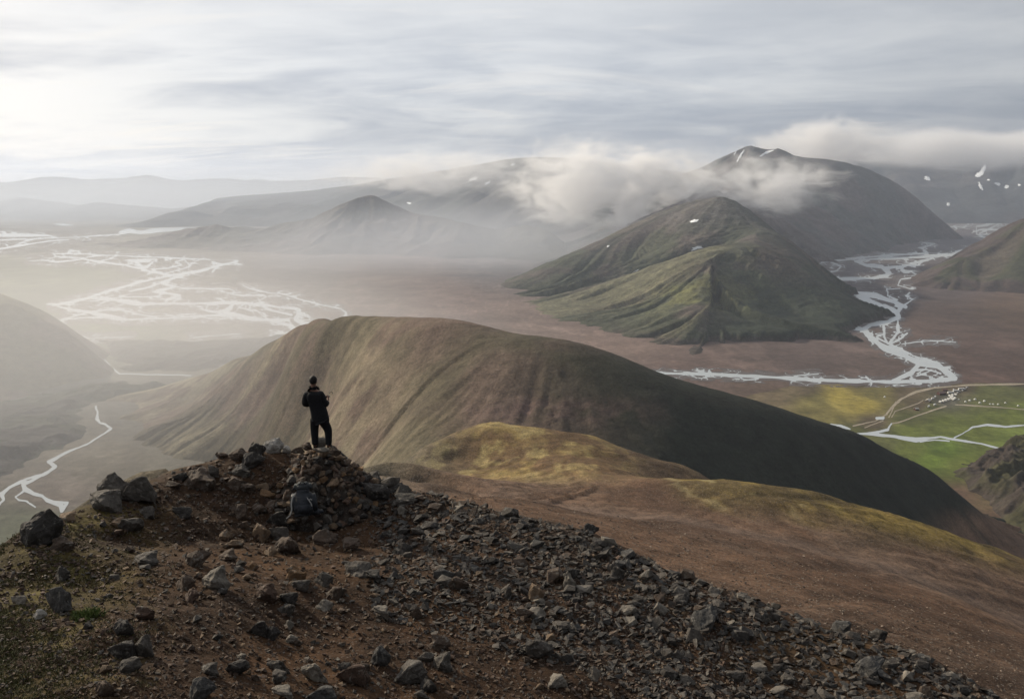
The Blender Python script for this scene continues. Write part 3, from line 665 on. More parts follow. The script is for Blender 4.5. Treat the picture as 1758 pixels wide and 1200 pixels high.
lava('lava_field', [(1630,806),(1660,784),(1700,772),(1740,768),(1850,772),(1980,860),(1950,1000),(1800,985),(1760,930),(1690,880)], 1.6, 26, 12, 461,
     ((.050, .040, .034), (.055, .052, .028), (.085, .072, .055)), 'rugged dark brown lava mound at the right edge of the meadow', feather=40, rs=34)

# ================================================================== the slope falling away from the summit
M_near = ground_mat('scree_slope', ((.03, .25), (.25, .35), (1.4, .45), (5.0, .45)), ((.08, 1.2), (.5, .6), (2.2, .30), (7.0, .10)), speck=(4.5, .03, (.20, .17, .14)))
ns = [# first grassy knoll
      (660,822,300),(690,811,330),(740,785,350),(815,741,385),(900,739,375),(1000,746,365),(1100,779,345),(1190,808,330),
      (800,790,315),(900,790,300),(1000,790,290),(900,825,260),(760,815,285),(700,822,290),
      # second knoll
      (1040,832,250),(1130,815,262),(1250,822,266),(1400,850,266),(1550,892,266),(1700,950,270),(1758,972,270),(1900,1040,280),
      (1060,848,232),(1250,865,225),(1400,905,215),(1500,930,212),(1600,960,208),(1700,1000,202),(1820,1040,200),(1150,840,240),
      ('w',66,288,236),('w',92,300,224),('w',125,302,216),('w',165,306,202),('w',205,312,186),(655,820,268),(700,822,258),(760,826,250),(600,822,245),('w',-62,262,232),
      # roll of scree
      (640,812,235),(700,825,230),(780,840,222),(860,850,212),(1000,875,196),(1158,897,180),(1280,925,170),(1400,957,165),(1500,985,162),(1600,1012,160),(1700,1055,156),(1758,1082,154),(1900,1140,150),
      (860,862,150),(700,842,155),(1000,900,120),(1200,975,96),(1350,1005,90),(1500,1050,80),(1700,1130,70),(1758,1170,60),(1200,940,130),(1450,1000,120),(1650,1070,110),(1900,1180,80),
      (560,900,60),(560,870,100),(560,850,140),(560,842,190),(560,840,235),(640,905,60),(640,868,100),(640,843,140),(640,830,190),(720,912,60),(720,874,100),(720,852,140),(720,840,190),(800,920,60),(800,885,100),(800,862,140),(800,850,190),(900,935,70),(1050,965,70),('w',0,25,331),('w',8,30,328),('w',-6,30,330),('w',15,25,326),('w',-18,30,320),('w',-34,60,300),('w',30,40,316),('w',40,20,318),('w',-8,15,336),('w',5,10,336),('w',-20,18,326),
      # west side drops to the valley
      (185,822,95),(150,852,92),(112,884,88),('w',-60,60,285),('w',-70,110,272),('w',-60,160,255),('w',-40,220,235),('w',-90,200,190),('w',-120,150,220),('w',-110,80,235),('w',-160,120,165),('w',-220,60,120),('w',-250,200,60),('w',-200,300,55),('w',-110,330,120),('w',-60,340,180),('w',-60,20,290),('w',-130,0,220),('w',-240,0,100),
      # behind the knolls
      ('w',-40,420,165),('w',0,440,180),('w',60,430,180),('w',110,400,175),('w',150,370,175),('w',180,330,190),('w',260,330,160),('w',330,340,130),('w',400,340,95),('w',-120,420,70),('w',60,470,150),('w',200,420,130),('w',330,420,80),('w',430,440,40),('w',-220,450,10),
      ('w',0,0,330),('w',60,0,305),('w',120,0,280),('w',200,60,240),('w',260,150,215),('w',330,240,190),('w',380,150,150),('w',430,60,110),('w',430,250,130)]
def ns_col(X, Y, Z, s, l, px, py):
    n = fbm(X/24, Y/24, 501, 5); n2 = fbm(X/6, Y/14, 502, 5); n3 = fbm(X/60, Y/60, 503, 4)
    scree = lerp((.118, .070, .044), (.150, .098, .068), sstep(.35, .65, n))
    scree = lerp3(scree, (.075, .044, .029), sstep(.52, .7, n3)*.7)
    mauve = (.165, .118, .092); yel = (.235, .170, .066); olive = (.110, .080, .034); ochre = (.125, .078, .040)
    c = scree
    k1 = sstep(238, 285, Y + 10*(n - .5))                     # the first knoll
    k1c = lerp(ochre, yel, sstep(.34, .56, n2*.55 + n*.45 + .16*sstep(330, 372, Y) - .10))
    k1c = lerp3(k1c, (.090, .062, .040), sstep(28, 62, X + 20*(n - .5))*sstep(366, 345, Y)*.85)
    k1c = lerp3(k1c, (.30, .235, .105), sstep(.57, .66, n2)*sstep(50, 10, X)*.7)
    c = c*(1 - k1[..., None]) + k1c*k1[..., None]
    k2 = sstep(205, 236, Y - .04*X + 18*(n - .5))*sstep(44, 62, X)*sstep(305, 290, Y)
    k2c = lerp(olive, (.215, .155, .046), sstep(.36, .58, n2*.55 + n*.45 + .14*sstep(245, 266, Y) - .06))
    k2c = lerp3(k2c, (.055, .042, .024), sstep(.2, 1.2, -l)*.5)
    k2c = lerp3(k2c, (.28, .235, .12), sstep(.60, .68, n2)*sstep(120, 70, X)*.7)
    c = c*(1 - k2[..., None]) + k2c*k2[..., None]
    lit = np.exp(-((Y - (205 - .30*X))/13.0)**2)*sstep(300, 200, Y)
    c = lerp3(c, mauve, lit*.6)  # light along the scree roll's crest, painted as a paler band
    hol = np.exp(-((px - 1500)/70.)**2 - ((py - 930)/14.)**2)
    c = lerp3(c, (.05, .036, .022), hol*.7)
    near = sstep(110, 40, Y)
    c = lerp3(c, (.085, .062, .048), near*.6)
    west = sstep(-5, -50, X)
    c = lerp3(c, (.115, .105, .075), west*.8)
    return c*(.72 + .56*fbm(X/2.5, Y/4.0, 505, 3))[..., None]
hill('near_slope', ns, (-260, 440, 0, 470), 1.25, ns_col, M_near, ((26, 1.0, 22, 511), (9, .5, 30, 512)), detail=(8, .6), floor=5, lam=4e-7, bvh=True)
tag(bpy.data.objects['near_slope'], 'brown scree slope with yellow grassy knolls below the summit', kind='structure')

# ================================================================== the rocky summit in the foreground
M_soil = ground_mat('summit_soil', ((.35, .25), (2.5, .30), (14.0, .38)), ((1.2, .10), (6.0, .035), (30.0, .012)), speck=(34.0, .04, (.095, .075, .06)))
crest = [(-250,1060,10.5),(-100,1010,11.5),(0,966,12.5),(40,915,13.5),(75,895,14.5),(150,872,16),(200,850,17),(240,830,18),(300,808,19),(380,785,20),(440,775,20.5),(500,777,20.5),(560,788,20.3),(620,808,20.3),(690,836,20.2),(760,853,20),(820,868,19.6),(880,884,19.2),(1000,910,18.5),(1080,945,17.5),
         (1150,982,16.6),(1220,1003,16),(1300,1028,15.5),(1400,1062,15),(1500,1095,14.5),(1600,1133,14),(1720,1200,12.7),(1820,1260,11.8)]
fg = list(crest) + [(450,832,18.6),(540,890,18.1),(300,862,17),(300,960,13.5),(300,1060,11),(300,1180,9),(100,1000,12),(100,1100,10),(0,1060,10.4),(0,1180,8.5),(180,920,14.8),
      (550,960,15.1),(550,1060,12.4),(550,1180,10.1),(850,960,15.8),(850,1060,13.1),(850,1180,10.8),(700,900,17.9),(1100,1050,13.9),(1100,1150,12.0),(1400,1120,13.1),(1400,1190,11.9),(1650,1180,12.4),(700,1000,14.3),
      ('w',0,5,343.4),('w',-5,5,344.0),('w',5,5,342.8),('w',10,6,341.8),('w',-10,5,343.6),('w',0,2,343.3),('w',14,7,340)]
for c in crest:
    x, y, z = P(*c); r = math.hypot(x, y)
    for d, dz in ((2.2, 2.0), (5.5, 5.6), (12, 12.5)):
        fg.append(('w', x*(1 + d/r) + (-.35*d if x < -6 else 0), y*(1 + d/r), z - dz))
fg += [('w',-16,4,338),('w',-20,8,333),('w',-16,-2,338),('w',0,-4,342),('w',18,0,337)]
def fg_col(X, Y, Z, s, l, px, py):
    n = fbm(X/1.6, Y/1.6, 601, 5); n2 = fbm(X/.5, Y/.5, 602, 4); n3 = fbm(X/4, Y/4, 603, 4)
    c = lerp((.046, .031, .022), (.070, .045, .029), sstep(.35, .65, n))
    c = lerp3(c, (.105, .060, .028), np.exp(-((px - 480)/150.)**2 - ((py - 1040)/90.)**2)*sstep(.38, .6, n3)*.7)
    c = lerp3(c, (.13, .095, .055), np.exp(-((px - 1400)/130.)**2 - ((py - 1110)/50.)**2)*sstep(.38, .6, n)*.7)
    dark = sstep(620, 1000, px + .4*(py - 1000))*sstep(.30, .55, n3)
    c = lerp3(c, (.040, .034, .031), dark*.75)
    moss = sstep(330, 90, px + .25*(py - 1000) + 160*(n3 - .5))*sstep(.36, .56, n)
    c = lerp3(c, (.075, .072, .028), moss*.85)
    moss2 = sstep(330, 120, px)*sstep(.60, .70, n2)
    c = lerp3(c, (.13, .125, .055), moss2*.6)
    return c*(.55 + .50*n2)[..., None]*np.array([1.02, .86, .70])
def fg_detail(X, Y, Z):
    return Z + .16*(fbm(X/1.3, Y/1.3, 611, 4) - .5) + .05*(ridged(X/.45, Y/.45, 612, 4) - .4)
hill('summit_ridge', fg, (-19, 19, -4, 33), .075, fg_col, M_soil, ((1.2, .03, 10, 621),), detail=(5, .12), floor=300, lam=1e-6, skirt=fg_detail, bvh=True)
tag(bpy.data.objects['summit_ridge'], 'stony brown summit ridge in the foreground', kind='structure')

# ================================================================== stones
def rock_mat(name, attr=None):
    m, nt, N, L, b = nmat(name)
    tc = N.new('ShaderNodeTexCoord')
    if attr:
        a = N.new('ShaderNodeAttribute'); a.attribute_name = 'Col'; base = a.outputs['Color']; sp = tc.outputs['Object']; k = 1.0
    else:
        oi = N.new('ShaderNodeObjectInfo'); base = oi.outputs['Color']
        ad = N.new('ShaderNodeVectorMath'); ad.operation = 'ADD'; ge = N.new('ShaderNodeNewGeometry'); L.new(ge.outputs['Position'], ad.inputs[0]); L.new(oi.outputs['Random'], ad.inputs[1]); sp = ad.outputs[0]; k = 1.0
    def noise(sc, det=6, rough=.65):
        n = N.new('ShaderNodeTexNoise'); L.new(sp, n.inputs['Vector']); n.inputs['Scale'].default_value = sc; n.inputs['Detail'].default_value = det; n.inputs['Roughness'].default_value = rough; return n.outputs[0]
    def mr(v, a, b_, c, d):
        n = N.new('ShaderNodeMapRange'); L.new(v, n.inputs[0])
        for i, q in enumerate((a, b_, c, d)): n.inputs[i+1].default_value = q
        return n.outputs[0]
    def mul(a, f):
        x = N.new('ShaderNodeMix'); x.data_type = 'RGBA'; x.blend_type = 'MULTIPLY'; x.inputs[0].default_value = 1; L.new(a, x.inputs[6]); L.new(f, x.inputs[7]); return x.outputs[2]
    c = mul(base, mr(noise(5), .3, .7, .62, 1.4)); c = mul(c, mr(noise(28), .3, .7, .7, 1.3))
    li = mr(noise(9, 7, .7), .56, .64, 0, .75)
    x = N.new('ShaderNodeMix'); x.data_type = 'RGBA'; L.new(li, x.inputs[0]); L.new(c, x.inputs[6]); x.inputs[7].default_value = (.20, .185, .16, 1)
    L.new(x.outputs[2], b.inputs['Base Color'])
    b.inputs['Roughness'].default_value = .82; b.inputs['Specular IOR Level'].default_value = .25
    prev = None
    for sc, h in ((8, .05), (40, .014)):
        bp = N.new('ShaderNodeBump'); bp.inputs['Distance'].default_value = h; L.new(noise(sc, 8, .7), bp.inputs['Height'])
        if prev: L.new(prev, bp.inputs['Normal'])
        prev = bp.outputs[0]
    L.new(prev, b.inputs['Normal'])
    return m
M_rock = rock_mat('stone'); M_scree = rock_mat('scree', True)
from mathutils import noise as mno
def hull_np(seed, n, flat=1.0):
    r = random.Random(seed); bm = bmesh.new()
    for i in range(n):
        v = Vector((r.gauss(0, 1), r.gauss(0, 1), r.gauss(0, 1))).normalized()*r.uniform(.72, 1.0)
        # push towards a few flat faces
        for ax in range(3):
            lim = r.uniform(.55, .8)
            v[ax] = max(-lim, min(lim, v[ax]))
        bm.verts.new((v.x, v.y, v.z*flat))
    res = bmesh.ops.convex_hull(bm, input=bm.verts)
    junk = [g for g in res['geom_interior'] + res['geom_unused'] if isinstance(g, bmesh.types.BMVert)]
    bmesh.ops.delete(bm, geom=list(set(junk)), context='VERTS')
    return bm
def unit(bm):
    lo = Vector([min(v.co[k] for v in bm.verts) for k in range(3)]); hi = Vector([max(v.co[k] for v in bm.verts) for k in range(3)])
    for v in bm.verts:
        for k in range(3): v.co[k] = (v.co[k] - lo[k])/(hi[k] - lo[k]) - .5
def rock_mesh(seed, n, fine):
    bm = hull_np(seed, n)
    if fine:
        bmesh.ops.bevel(bm, geom=list(bm.edges), offset=.05, segments=1, affect='EDGES', profile=.6)
        bmesh.ops.triangulate(bm, faces=bm.faces)
        long_ = [e for e in bm.edges if e.calc_length() > .22]
        bmesh.ops.subdivide_edges(bm, edges=long_, cuts=2, use_grid_fill=True)
        bmesh.ops.triangulate(bm, faces=bm.faces)
        long_ = [e for e in bm.edges if e.calc_length() > .14]
        bmesh.ops.subdivide_edges(bm, edges=long_, cuts=1, use_grid_fill=True); bmesh.ops.triangulate(bm, faces=bm.faces)
        bm.normal_update(); o = Vector((seed*3.1, seed*1.7, 0))
        # layered strata and chips
        for v in bm.verts:
            d = mno.noise(v.co*2.2 + o)*.11 + mno.noise(v.co*5 + o)*.06 + (abs(mno.noise(v.co*10 + o)) - .2)*.05 + (mno.noise(Vector((v.co.x*.8, v.co.y*.8, v.co.z*7)) + o))*.035
            v.co += v.normal*d
    bmesh.ops.triangulate(bm, faces=bm.faces)
    unit(bm); me = bpy.data.meshes.new('stone'); bm.to_mesh(me); bm.free()
    me.materials.append(M_rock)
    for p in me.polygons: p.use_smooth = False
    return me
HERO = [rock_mesh(900 + k, (10, 12, 9, 14, 11, 8, 13, 16)[k % 8], True) for k in range(12)]
MID = [rock_mesh(950 + k, 11 + k % 5, False) for k in range(14)]
TINT = {'grey': (.078, .068, .058), 'dark': (.042, .037, .033), 'blue': (.056, .053, .050), 'brown': (.078, .055, .040), 'tan': (.145, .100, .064), 'pale': (.165, .145, .120), 'white': (.36, .335, .30), 'red': (.070, .043, .030), 'ochre': (.145, .088, .047)}
def px_scale(loc): return (loc.y*CP - (loc.z - CAMZ)*SP)/FPX
nrock = [0]
def stone_at(px, py, w, h, tint, label, group=None, mesh=None, tilt=.12, name='boulder', cat='boulder', sink=.30, lean=0.0, tree='summit_ridge', loc=None):
    if loc is None:
        for q in range(14):                                  # a stone on the skyline stands on the crest itself
            loc, nor = hit(tree, px, py - .10*h + q*2.5)
            if loc is not None and (tree != 'summit_ridge' or loc.y < 22.5): break
        if loc is None: return None
    s = px_scale(loc); k = nrock[0]; nrock[0] += 1
    r = random.Random(k*7 + 3)
    me = mesh or HERO[r.randrange(len(HERO))]
    o = bpy.data.objects.new(name, me); C.objects.link(o)
    dep = r.uniform(.7, .95)*w*s
    hz = max(h*s*.98, w*s*.28)*1.12
    o.scale = (w*s*1.06, dep, hz)
    o.rotation_euler = (r.uniform(-tilt, tilt), r.uniform(-tilt, tilt) + lean, r.choice((0, math.pi)) + r.uniform(-.3, .3))
    o.location = (loc.x, loc.y + dep*.30, loc.z + hz*(.5 - sink))
    c = TINT[tint]; j = r.uniform(.85, 1.15); o.color = (c[0]*j, c[1]*j, c[2]*j, 1)
    tag(o, label, cat, group); return o

BIG = [ # px, base py, width, height (photograph pixels), stone colour, what singles it out
 (66,942,78,72,'dark','tall dark leaning boulder standing alone at the western end of the crest',.18),
 (190,860,56,58,'grey','pointed boulder on the skyline above the bright stream',0),
 (236,870,62,64,'grey','bulky lichen-edged boulder behind the western crest stones',-.1),
 (176,880,78,42,'grey','long slanting slab leaning against the bulky crest boulder',.3),
 (343,842,68,42,'brown','broad brown boulder on the crest west of the cairn',0),
 (308,826,22,18,'dark','small dark stone beside the broad brown crest boulder',0),
 (297,838,28,12,'brown','thin flat stone below the broad brown crest boulder',0),
 (249,890,36,23,'grey','tilted grey slab with a pale edge below the bulky crest boulder',.2),
 (222,917,46,36,'grey','blocky grey stone below the tilted grey slab',0),
 (198,904,28,15,'tan','flat tan stone west of the blocky grey stone',0),
 (310,890,40,23,'dark','dark flat-topped stone alone on bare soil below the crest',0),
 (408,890,32,26,'brown','split brown stone west of the backpack',0),
 (443,882,28,17,'brown','low brown stone uphill of the split brown stone',0),
 (475,905,44,34,'dark','dark boulder just below the backpack',0),
 (526,914,38,26,'dark','peaked dark boulder right under the backpack',0),
 (446,930,31,32,'tan','rounded tan-edged stone of the cluster below the backpack',0),
 (477,932,34,30,'grey','grey flat-faced stone of the cluster below the backpack',0),
 (417,908,21,15,'brown','small peaked stone left of the cluster below the backpack',0),
 (386,928,21,19,'tan','small tan stone uphill of the tan wedge',0),
 (399,943,38,20,'tan','tan wedge-shaped stone on bare soil',0),
 (490,953,48,36,'brown','brown boulder in front of the grey flat-faced stone',0),
 (460,956,27,15,'tan','low tan stone left of the brown boulder',0),
 (555,938,46,32,'brown','wide brown stone in the middle of the slope below the cairn',0),
 (247,972,52,24,'grey','low grey stone alone on the western soil',0),
 (335,976,52,32,'brown','long brown stone uphill of the big pale-faced boulder',.1),
 (389,966,36,23,'brown','small stone touching the long brown stone',0),
 (368,1018,56,50,'pale','big pale-faced angular boulder on brown soil',0),
 (310,1017,44,31,'brown','brown boulder beside the big pale-faced boulder',0),
 (321,1034,34,21,'red','low reddish stone below the pale-faced boulder',0),
 (507,998,33,30,'ochre','orange-brown upright stone on the soil',0),
 (434,980,18,16,'ochre','small orange stone uphill of the flat tan chip',0),
 (422,996,18,10,'tan','flat tan chip on orange soil',0),
 (515,1015,31,21,'grey','rounded grey stone below the orange-brown upright stone',0),
 (551,1010,42,30,'grey','grey cracked boulder right of the rounded grey stone',0),
 (456,1034,46,36,'red','dark reddish boulder on orange soil',0),
 (494,1038,32,23,'dark','dark stone right of the dark reddish boulder',0),
 (573,1030,34,25,'brown','tilted brown slab under the grey cracked boulder',.25),
 (554,1053,35,25,'pale','pale angular stone below the tilted brown slab',0),
 (490,1057,29,23,'grey','grey stone left of the pale angular stone',0),
 (493,1081,21,17,'pale','small pale stone above its twin',0),
 (499,1105,22,17,'pale','small pale stone below its twin',0),
 (445,1093,30,32,'dark','dark upright stone left of the pale twins',0),
 (467,1100,26,25,'dark','dark stone between the upright stone and the pale twins',0),
 (210,1093,34,33,'dark','dark stone at the top of the western pile',0),
 (247,1066,44,29,'red','reddish lumpy stone crowning the western pile',0),
 (245,1133,38,52,'grey','tall grey-pink stone of the western pile',0),
 (208,1135,52,44,'dark','dark slab leaning under the tall grey-pink stone',.25),
 (221,1158,42,31,'grey','grey block at the foot of the western pile',0),
 (177,1196,28,32,'brown','brown stone near the bottom edge below the western pile',0),
 (342,1206,52,48,'blue','big grey boulder cut by the bottom edge, west',0),
 (358,1160,38,23,'grey','flat grey stone above the big bottom-edge boulder',0),
 (406,1161,44,34,'dark','dark boulder right of the flat grey stone',0),
 (413,1133,16,12,'pale','small pale pebble on the dark boulder slope',0),
 (477,1154,48,28,'grey','sloping grey slab of the lower stones',.2),
 (478,1178,30,27,'grey','grey stone under the sloping grey slab',0),
 (440,1169,18,15,'brown','small brown stone left of the sloping grey slab',0),
 (542,1174,58,52,'pale','bright craggy boulder with a sunlit top near the bottom edge',0),
 (483,1206,46,30,'pale','pale rounded boulder cut by the bottom edge',0),
 (552,1212,60,40,'blue','dark wide boulder cut by the bottom edge under the craggy one',0),
 (590,1155,24,17,'dark','small dark stone right of the bright craggy boulder',0),
 (98,1002,34,32,'dark','dark stone in the moss above the blue-grey boulder',0),
 (95,1058,50,60,'blue','blue-grey boulder embedded in the mossy western slope',.2),
 (66,1064,20,19,'white','small white stone below the blue-grey mossy boulder',0),
 (29,1038,26,15,'pale','pale stone in the moss at the western edge',0),
 (105,946,44,27,'brown','mossy brown stone below the tall leaning boulder',0),
 (112,895,32,14,'tan','flat tan stone on the crest right of the leaning boulder',0),
 (638,870,64,50,'dark','big dark block leaning at the east side of the cairn',0),
 (612,877,62,31,'grey','grey boulder in front of the big dark block',0),
 (697,869,48,22,'grey','flat grey boulder at the start of the eastern scree',0),
 (690,884,19,16,'pale','small pale cube-like stone below the flat grey boulder',0),
 (612,993,57,31,'grey','grey ridged boulder in the middle of the soil',0),
 (640,1003,30,24,'dark','dark stone beside the grey ridged boulder',0),
 (601,948,40,25,'brown','brown crumbling stone above the grey ridged boulder',0),
 (690,956,40,28,'dark','dark boulder with a white-spotted side below the scree',0),
 (786,1017,40,36,'brown','brown craggy boulder alone in the central soil',0),
 (868,1028,20,28,'grey','upright grey stone in the dark central scree',0),
 (921,1035,28,34,'tan','tan upright stone standing out of the dark scree',0),
 (654,1067,36,31,'pale','pale faceted stone on dark soil',0),
 (715,1065,16,30,'brown','narrow upright splinter of stone',0),
 (652,1149,40,50,'blue','dark upright boulder left of the big two-tone boulder',0),
 (703,1178,70,50,'grey','big two-tone grey boulder near the bottom edge',0),
 (760,1156,40,42,'grey','grey boulder right of the big two-tone boulder',0),
 (755,1117,34,25,'brown','brown slab lying on the grey boulder',.3),
 (731,1137,26,21,'grey','small grey stone between the slab and the two-tone boulder',0),
 (607,1178,66,44,'red','wide dark reddish boulder left of the two-tone boulder',0),
 (722,1204,26,20,'grey','small stone cut by the bottom edge under the two-tone boulder',0),
 (735,1190,28,25,'dark','dark stone under the right side of the two-tone boulder',0),
 (924,1136,58,46,'grey','long grey boulder sloping in the dark eastern scree',.25),
 (955,1182,42,26,'pale','pale forked stone below the long grey boulder',0),
 (1019,1173,24,32,'pale','pale bent stone in the lower dark scree',0),
 (979,1014,22,38,'pale','pale upright slab in the upper eastern scree',0),
 (1060,997,24,36,'grey','grey upright slab near the eastern crest',0),
 (905,909,26,15,'dark','dark stone on the eastern crest line',0),
 (1016,918,28,17,'dark','dark stone on the skyline of the eastern crest',0),
 (1080,1057,36,19,'pale','flat pale stone in the eastern scree',0),
 (965,1085,30,17,'grey','flat grey stone in the dark scree under the tan upright stone',0),
 (1172,1040,30,16,'dark','long dark slab among the eastern scree slabs',0),
 (1500,1165,70,34,'blue','long blue-grey slab outcrop in the far eastern scree',.35),
 (1210,1085,66,40,'blue','blue-grey tilted outcrop in the eastern scree',.5),
 (1165,1022,28,18,'dark','dark blunt stone on the eastern crest edge',0),
 (1510,1100,30,26,'dark','dark upright stone on the far eastern crest',0),
 (1262,1170,36,22,'grey','grey wedge in the lower eastern scree',0),
 # crest stones beside the cairn
 (468,775,33,29,'white','whitish block on the crest just west of the cairn',0),
 (491,775,18,18,'white','small whitish rounded stone between the block and the cairn',0),
 (410,793,40,27,'brown','brown-grey boulder on the crest west of the whitish block',0),
 (440,782,28,24,'dark','dark pointed stone touching the whitish block',0),
 (379,788,22,13,'brown','low brown stone at the western foot of the crest boulders',0),
 (428,808,44,35,'dark','dark flat-sided boulder below the whitish block',0),
 (414,818,31,21,'grey','grey wedge below the crest boulders',0),
 (366,822,21,26,'grey','upright grey stone west of the crest boulders',0),
 (403,841,31,23,'brown','brown stone at the western foot of the cairn slope',0),
 (421,847,29,19,'brown','brown stone beside the tan pointed slab',0),
 (458,855,30,14,'ochre','tan pointed slab at the western foot of the cairn',.2),
 (446,843,27,12,'tan','tan flat stone uphill of the tan pointed slab',0),
 (585,806,38,40,'dark','dark pointed boulder on the crest east of the walker',0),
 (615,821,19,31,'grey','upright grey stone at the eastern end of the cairn crest',0),
 (599,828,25,26,'pale','pale cracked stone on the east side of the cairn',0),
 (640,823,23,13,'grey','low grey stone on the crest beyond the upright one',0),
 (660,840,22,14,'grey','grey stone on the crest where the eastern scree begins',0),
]
for (px, py, w, h, t, lab, lean) in BIG:
    k = .86 if w > 34 else 1.0
    stone_at(px, py - (1 - k)*h*.3, w*k, h*k, t, lab, lean=lean)

# stones of the scree that can still be told apart one by one, each named by the landmark it lies next to
ANCHOR = [(66,905,'tall leaning boulder'),(236,840,'bulky crest boulder'),(343,820,'broad brown crest boulder'),(310,880,'dark flat-topped stone'),(247,960,'low grey western stone'),(368,995,'big pale-faced boulder'),(456,1015,'dark reddish boulder'),
 (507,985,'orange-brown upright stone'),(520,870,'backpack'),(545,830,'cairn'),(245,1110,'western stone pile'),(342,1185,'big grey bottom-edge boulder'),(542,1150,'bright craggy boulder'),(703,1155,'two-tone boulder'),(612,980,'grey ridged boulder'),(690,940,'white-spotted dark boulder'),
 (786,1000,'brown craggy boulder'),(921,1020,'tan upright stone'),(868,1015,'upright grey stone'),(654,1050,'pale faceted stone'),(924,1115,'long grey sloping boulder'),(955,1170,'pale forked stone'),(1019,1158,'pale bent stone'),(979,995,'pale upright slab'),(1060,980,'grey upright slab'),
 (697,860,'flat grey cairn-side boulder'),(1080,1048,'flat pale stone'),(1172,1032,'long dark slab'),(1500,1148,'long blue-grey slab outcrop'),(1210,1065,'blue-grey tilted outcrop'),(1510,1088,'dark upright crest stone'),(1262,1160,'grey wedge'),(95,1030,'blue-grey mossy boulder'),(150,1050,'green tussock'),
 (1016,910,'dark skyline stone'),(1165,1014,'dark blunt crest stone'),(1350,1045,'eastern crest line middle'),(1620,1150,'eastern crest line end'),(820,880,'eastern crest line start'),(1380,1120,'tan gravel patch')]
said = {}
ORD = ('', 'second ', 'third ', 'fourth ', 'fifth ', 'sixth ', 'seventh ', 'eighth ')
def place_words(px, py, what):
    ax, ay, an = min(ANCHOR, key=lambda a: (a[0] - px)**2 + ((a[1] - py)*1.4)**2)
    dx, dy = px - ax, (py - ay)*1.4; d = math.hypot(dx, dy)
    if d < 24: rel = 'touching'
    else:
        v = 'above' if dy < -.38*d else ('below' if dy > .38*d else ''); h = 'left' if dx < -.38*d else ('right' if dx > .38*d else '')
        rel = {'above': 'above', 'below': 'below', '': ''}[v] if not h else ((v + ' and ' if v else '') + h + ' of')
        rel = ('just ' if d < 55 else 'well ') + rel
    t = f'{what} {rel} the {an}'; k = said.get(t, 0); said[t] = k + 1
    return (ORD[min(k, 7)] + t)
def crest_y(px): return np.interp(px, [c[0] for c in crest], [c[1] for c in crest])
rr = random.Random(77); n_mid = 0; guard = 0
while n_mid < 165 and guard < 6000:
    guard += 1
    z = rr.random()
    if z < .72:
        px = rr.uniform(660, 1700); top = crest_y(px); py = top + 6 + (rr.random()**1.4)*200
        if py > 1215: continue
        w = rr.uniform(15, 34); grp = 'scree slabs of the eastern crest'; what = 'scree slab'; tint = rr.choice(('grey','grey','dark','dark','blue','brown','pale')); hh = w*rr.uniform(.3, .7); lean = rr.uniform(-.1, .5)
    else:
        px = rr.uniform(130, 1000); top = crest_y(px); py = rr.uniform(max(top + 25, 900), 1205)
        w = rr.uniform(10, 19); grp = 'small loose stones on the soil'; what = 'loose stone'; tint = rr.choice(('grey','brown','brown','dark','tan','red')); hh = w*rr.uniform(.5, .8); lean = 0
    size_w = 'large ' if w > 27 else ('small ' if w < 15 else '')
    lab = place_words(px, py, size_w + {'grey': 'grey', 'dark': 'dark', 'blue': 'blue-grey', 'brown': 'brown', 'pale': 'pale', 'tan': 'tan', 'red': 'reddish'}[tint] + ' ' + what)
    if stone_at(px, py, w, hh, tint, lab, grp, MID[rr.randrange(len(MID))], .3, 'stone', 'stone', .2, lean): n_mid += 1

# the rest of the scree and the gravel, too many to count
def scatter(name, n, region, size, cols, label, seed, flat=(.3, .8), tree='summit_ridge', parent_mat=None):
    r = random.Random(seed); src = []
    for k in range(10):
        bm = hull_np(seed*10 + k, 8); unit(bm); bmesh.ops.triangulate(bm, faces=bm.faces)
        src.append((np.array([v.co[:] for v in bm.verts]), np.array([[v.index for v in f.verts] for f in bm.faces]))); bm.free()
    VV = []; FF = []; CC = []; off = 0
    for i in range(n):
        q = region(r)
        if q is None: continue
        loc, nor = hit(tree, *q)
        if loc is None: continue
        s = px_scale(loc); w = size(r, *q)*s
        v, f = src[r.randrange(len(src))]
        m = (Matrix.Rotation(r.uniform(-.5, .5), 3, 'X') @ Matrix.Rotation(r.uniform(-.5, .5), 3, 'Y') @ Matrix.Rotation(r.uniform(0, 6.28), 3, 'Z'))
        h = w*r.uniform(*flat)
        p = (v*np.array([w, w*r.uniform(.5, 1), h])) @ np.array(m).T + np.array([loc.x, loc.y, loc.z + h*.22])
        VV.append(p); FF.append(f + off); off += len(v)
        c = np.array(r.choice(cols))*r.uniform(.7, 1.3); CC.append(np.tile(c, (len(v), 1)))
    me = mesh_from(name, np.concatenate(VV), np.concatenate(FF), np.concatenate(CC), smooth=False)
    o = link(name, me, M_scree); tag(o, label, kind='stuff'); return o
def reg_scree(r):
    px = r.uniform(640, 1765); top = float(crest_y(px)); py = top + (r.random()**1.25)*240
    return (px, py) if py < 1212 else None
scatter('scree', 9000, reg_scree, lambda r, px, py: 4.0 + 15*r.random()**2.2, [TINT['grey'], TINT['dark'], TINT['blue'], TINT['brown'], TINT['dark'], (.10, .088, .075), (.06, .05, .042)], 'loose dark grey scree covering the eastern crest', 31, (.25, .6))
def reg_soil(r):
    px = r.uniform(-5, 1300); top = float(crest_y(px)); py = r.uniform(top, 1212)
    return (px, py)
scatter('gravel', 20000, reg_soil, lambda r, px, py: 1.8 + 8.5*r.random()**3.0, [TINT['brown'], TINT['brown'], TINT['red'], TINT['tan'], TINT['grey'], (.09, .06, .045)], 'brown gravel strewn over the summit soil', 37, (.4, .8))
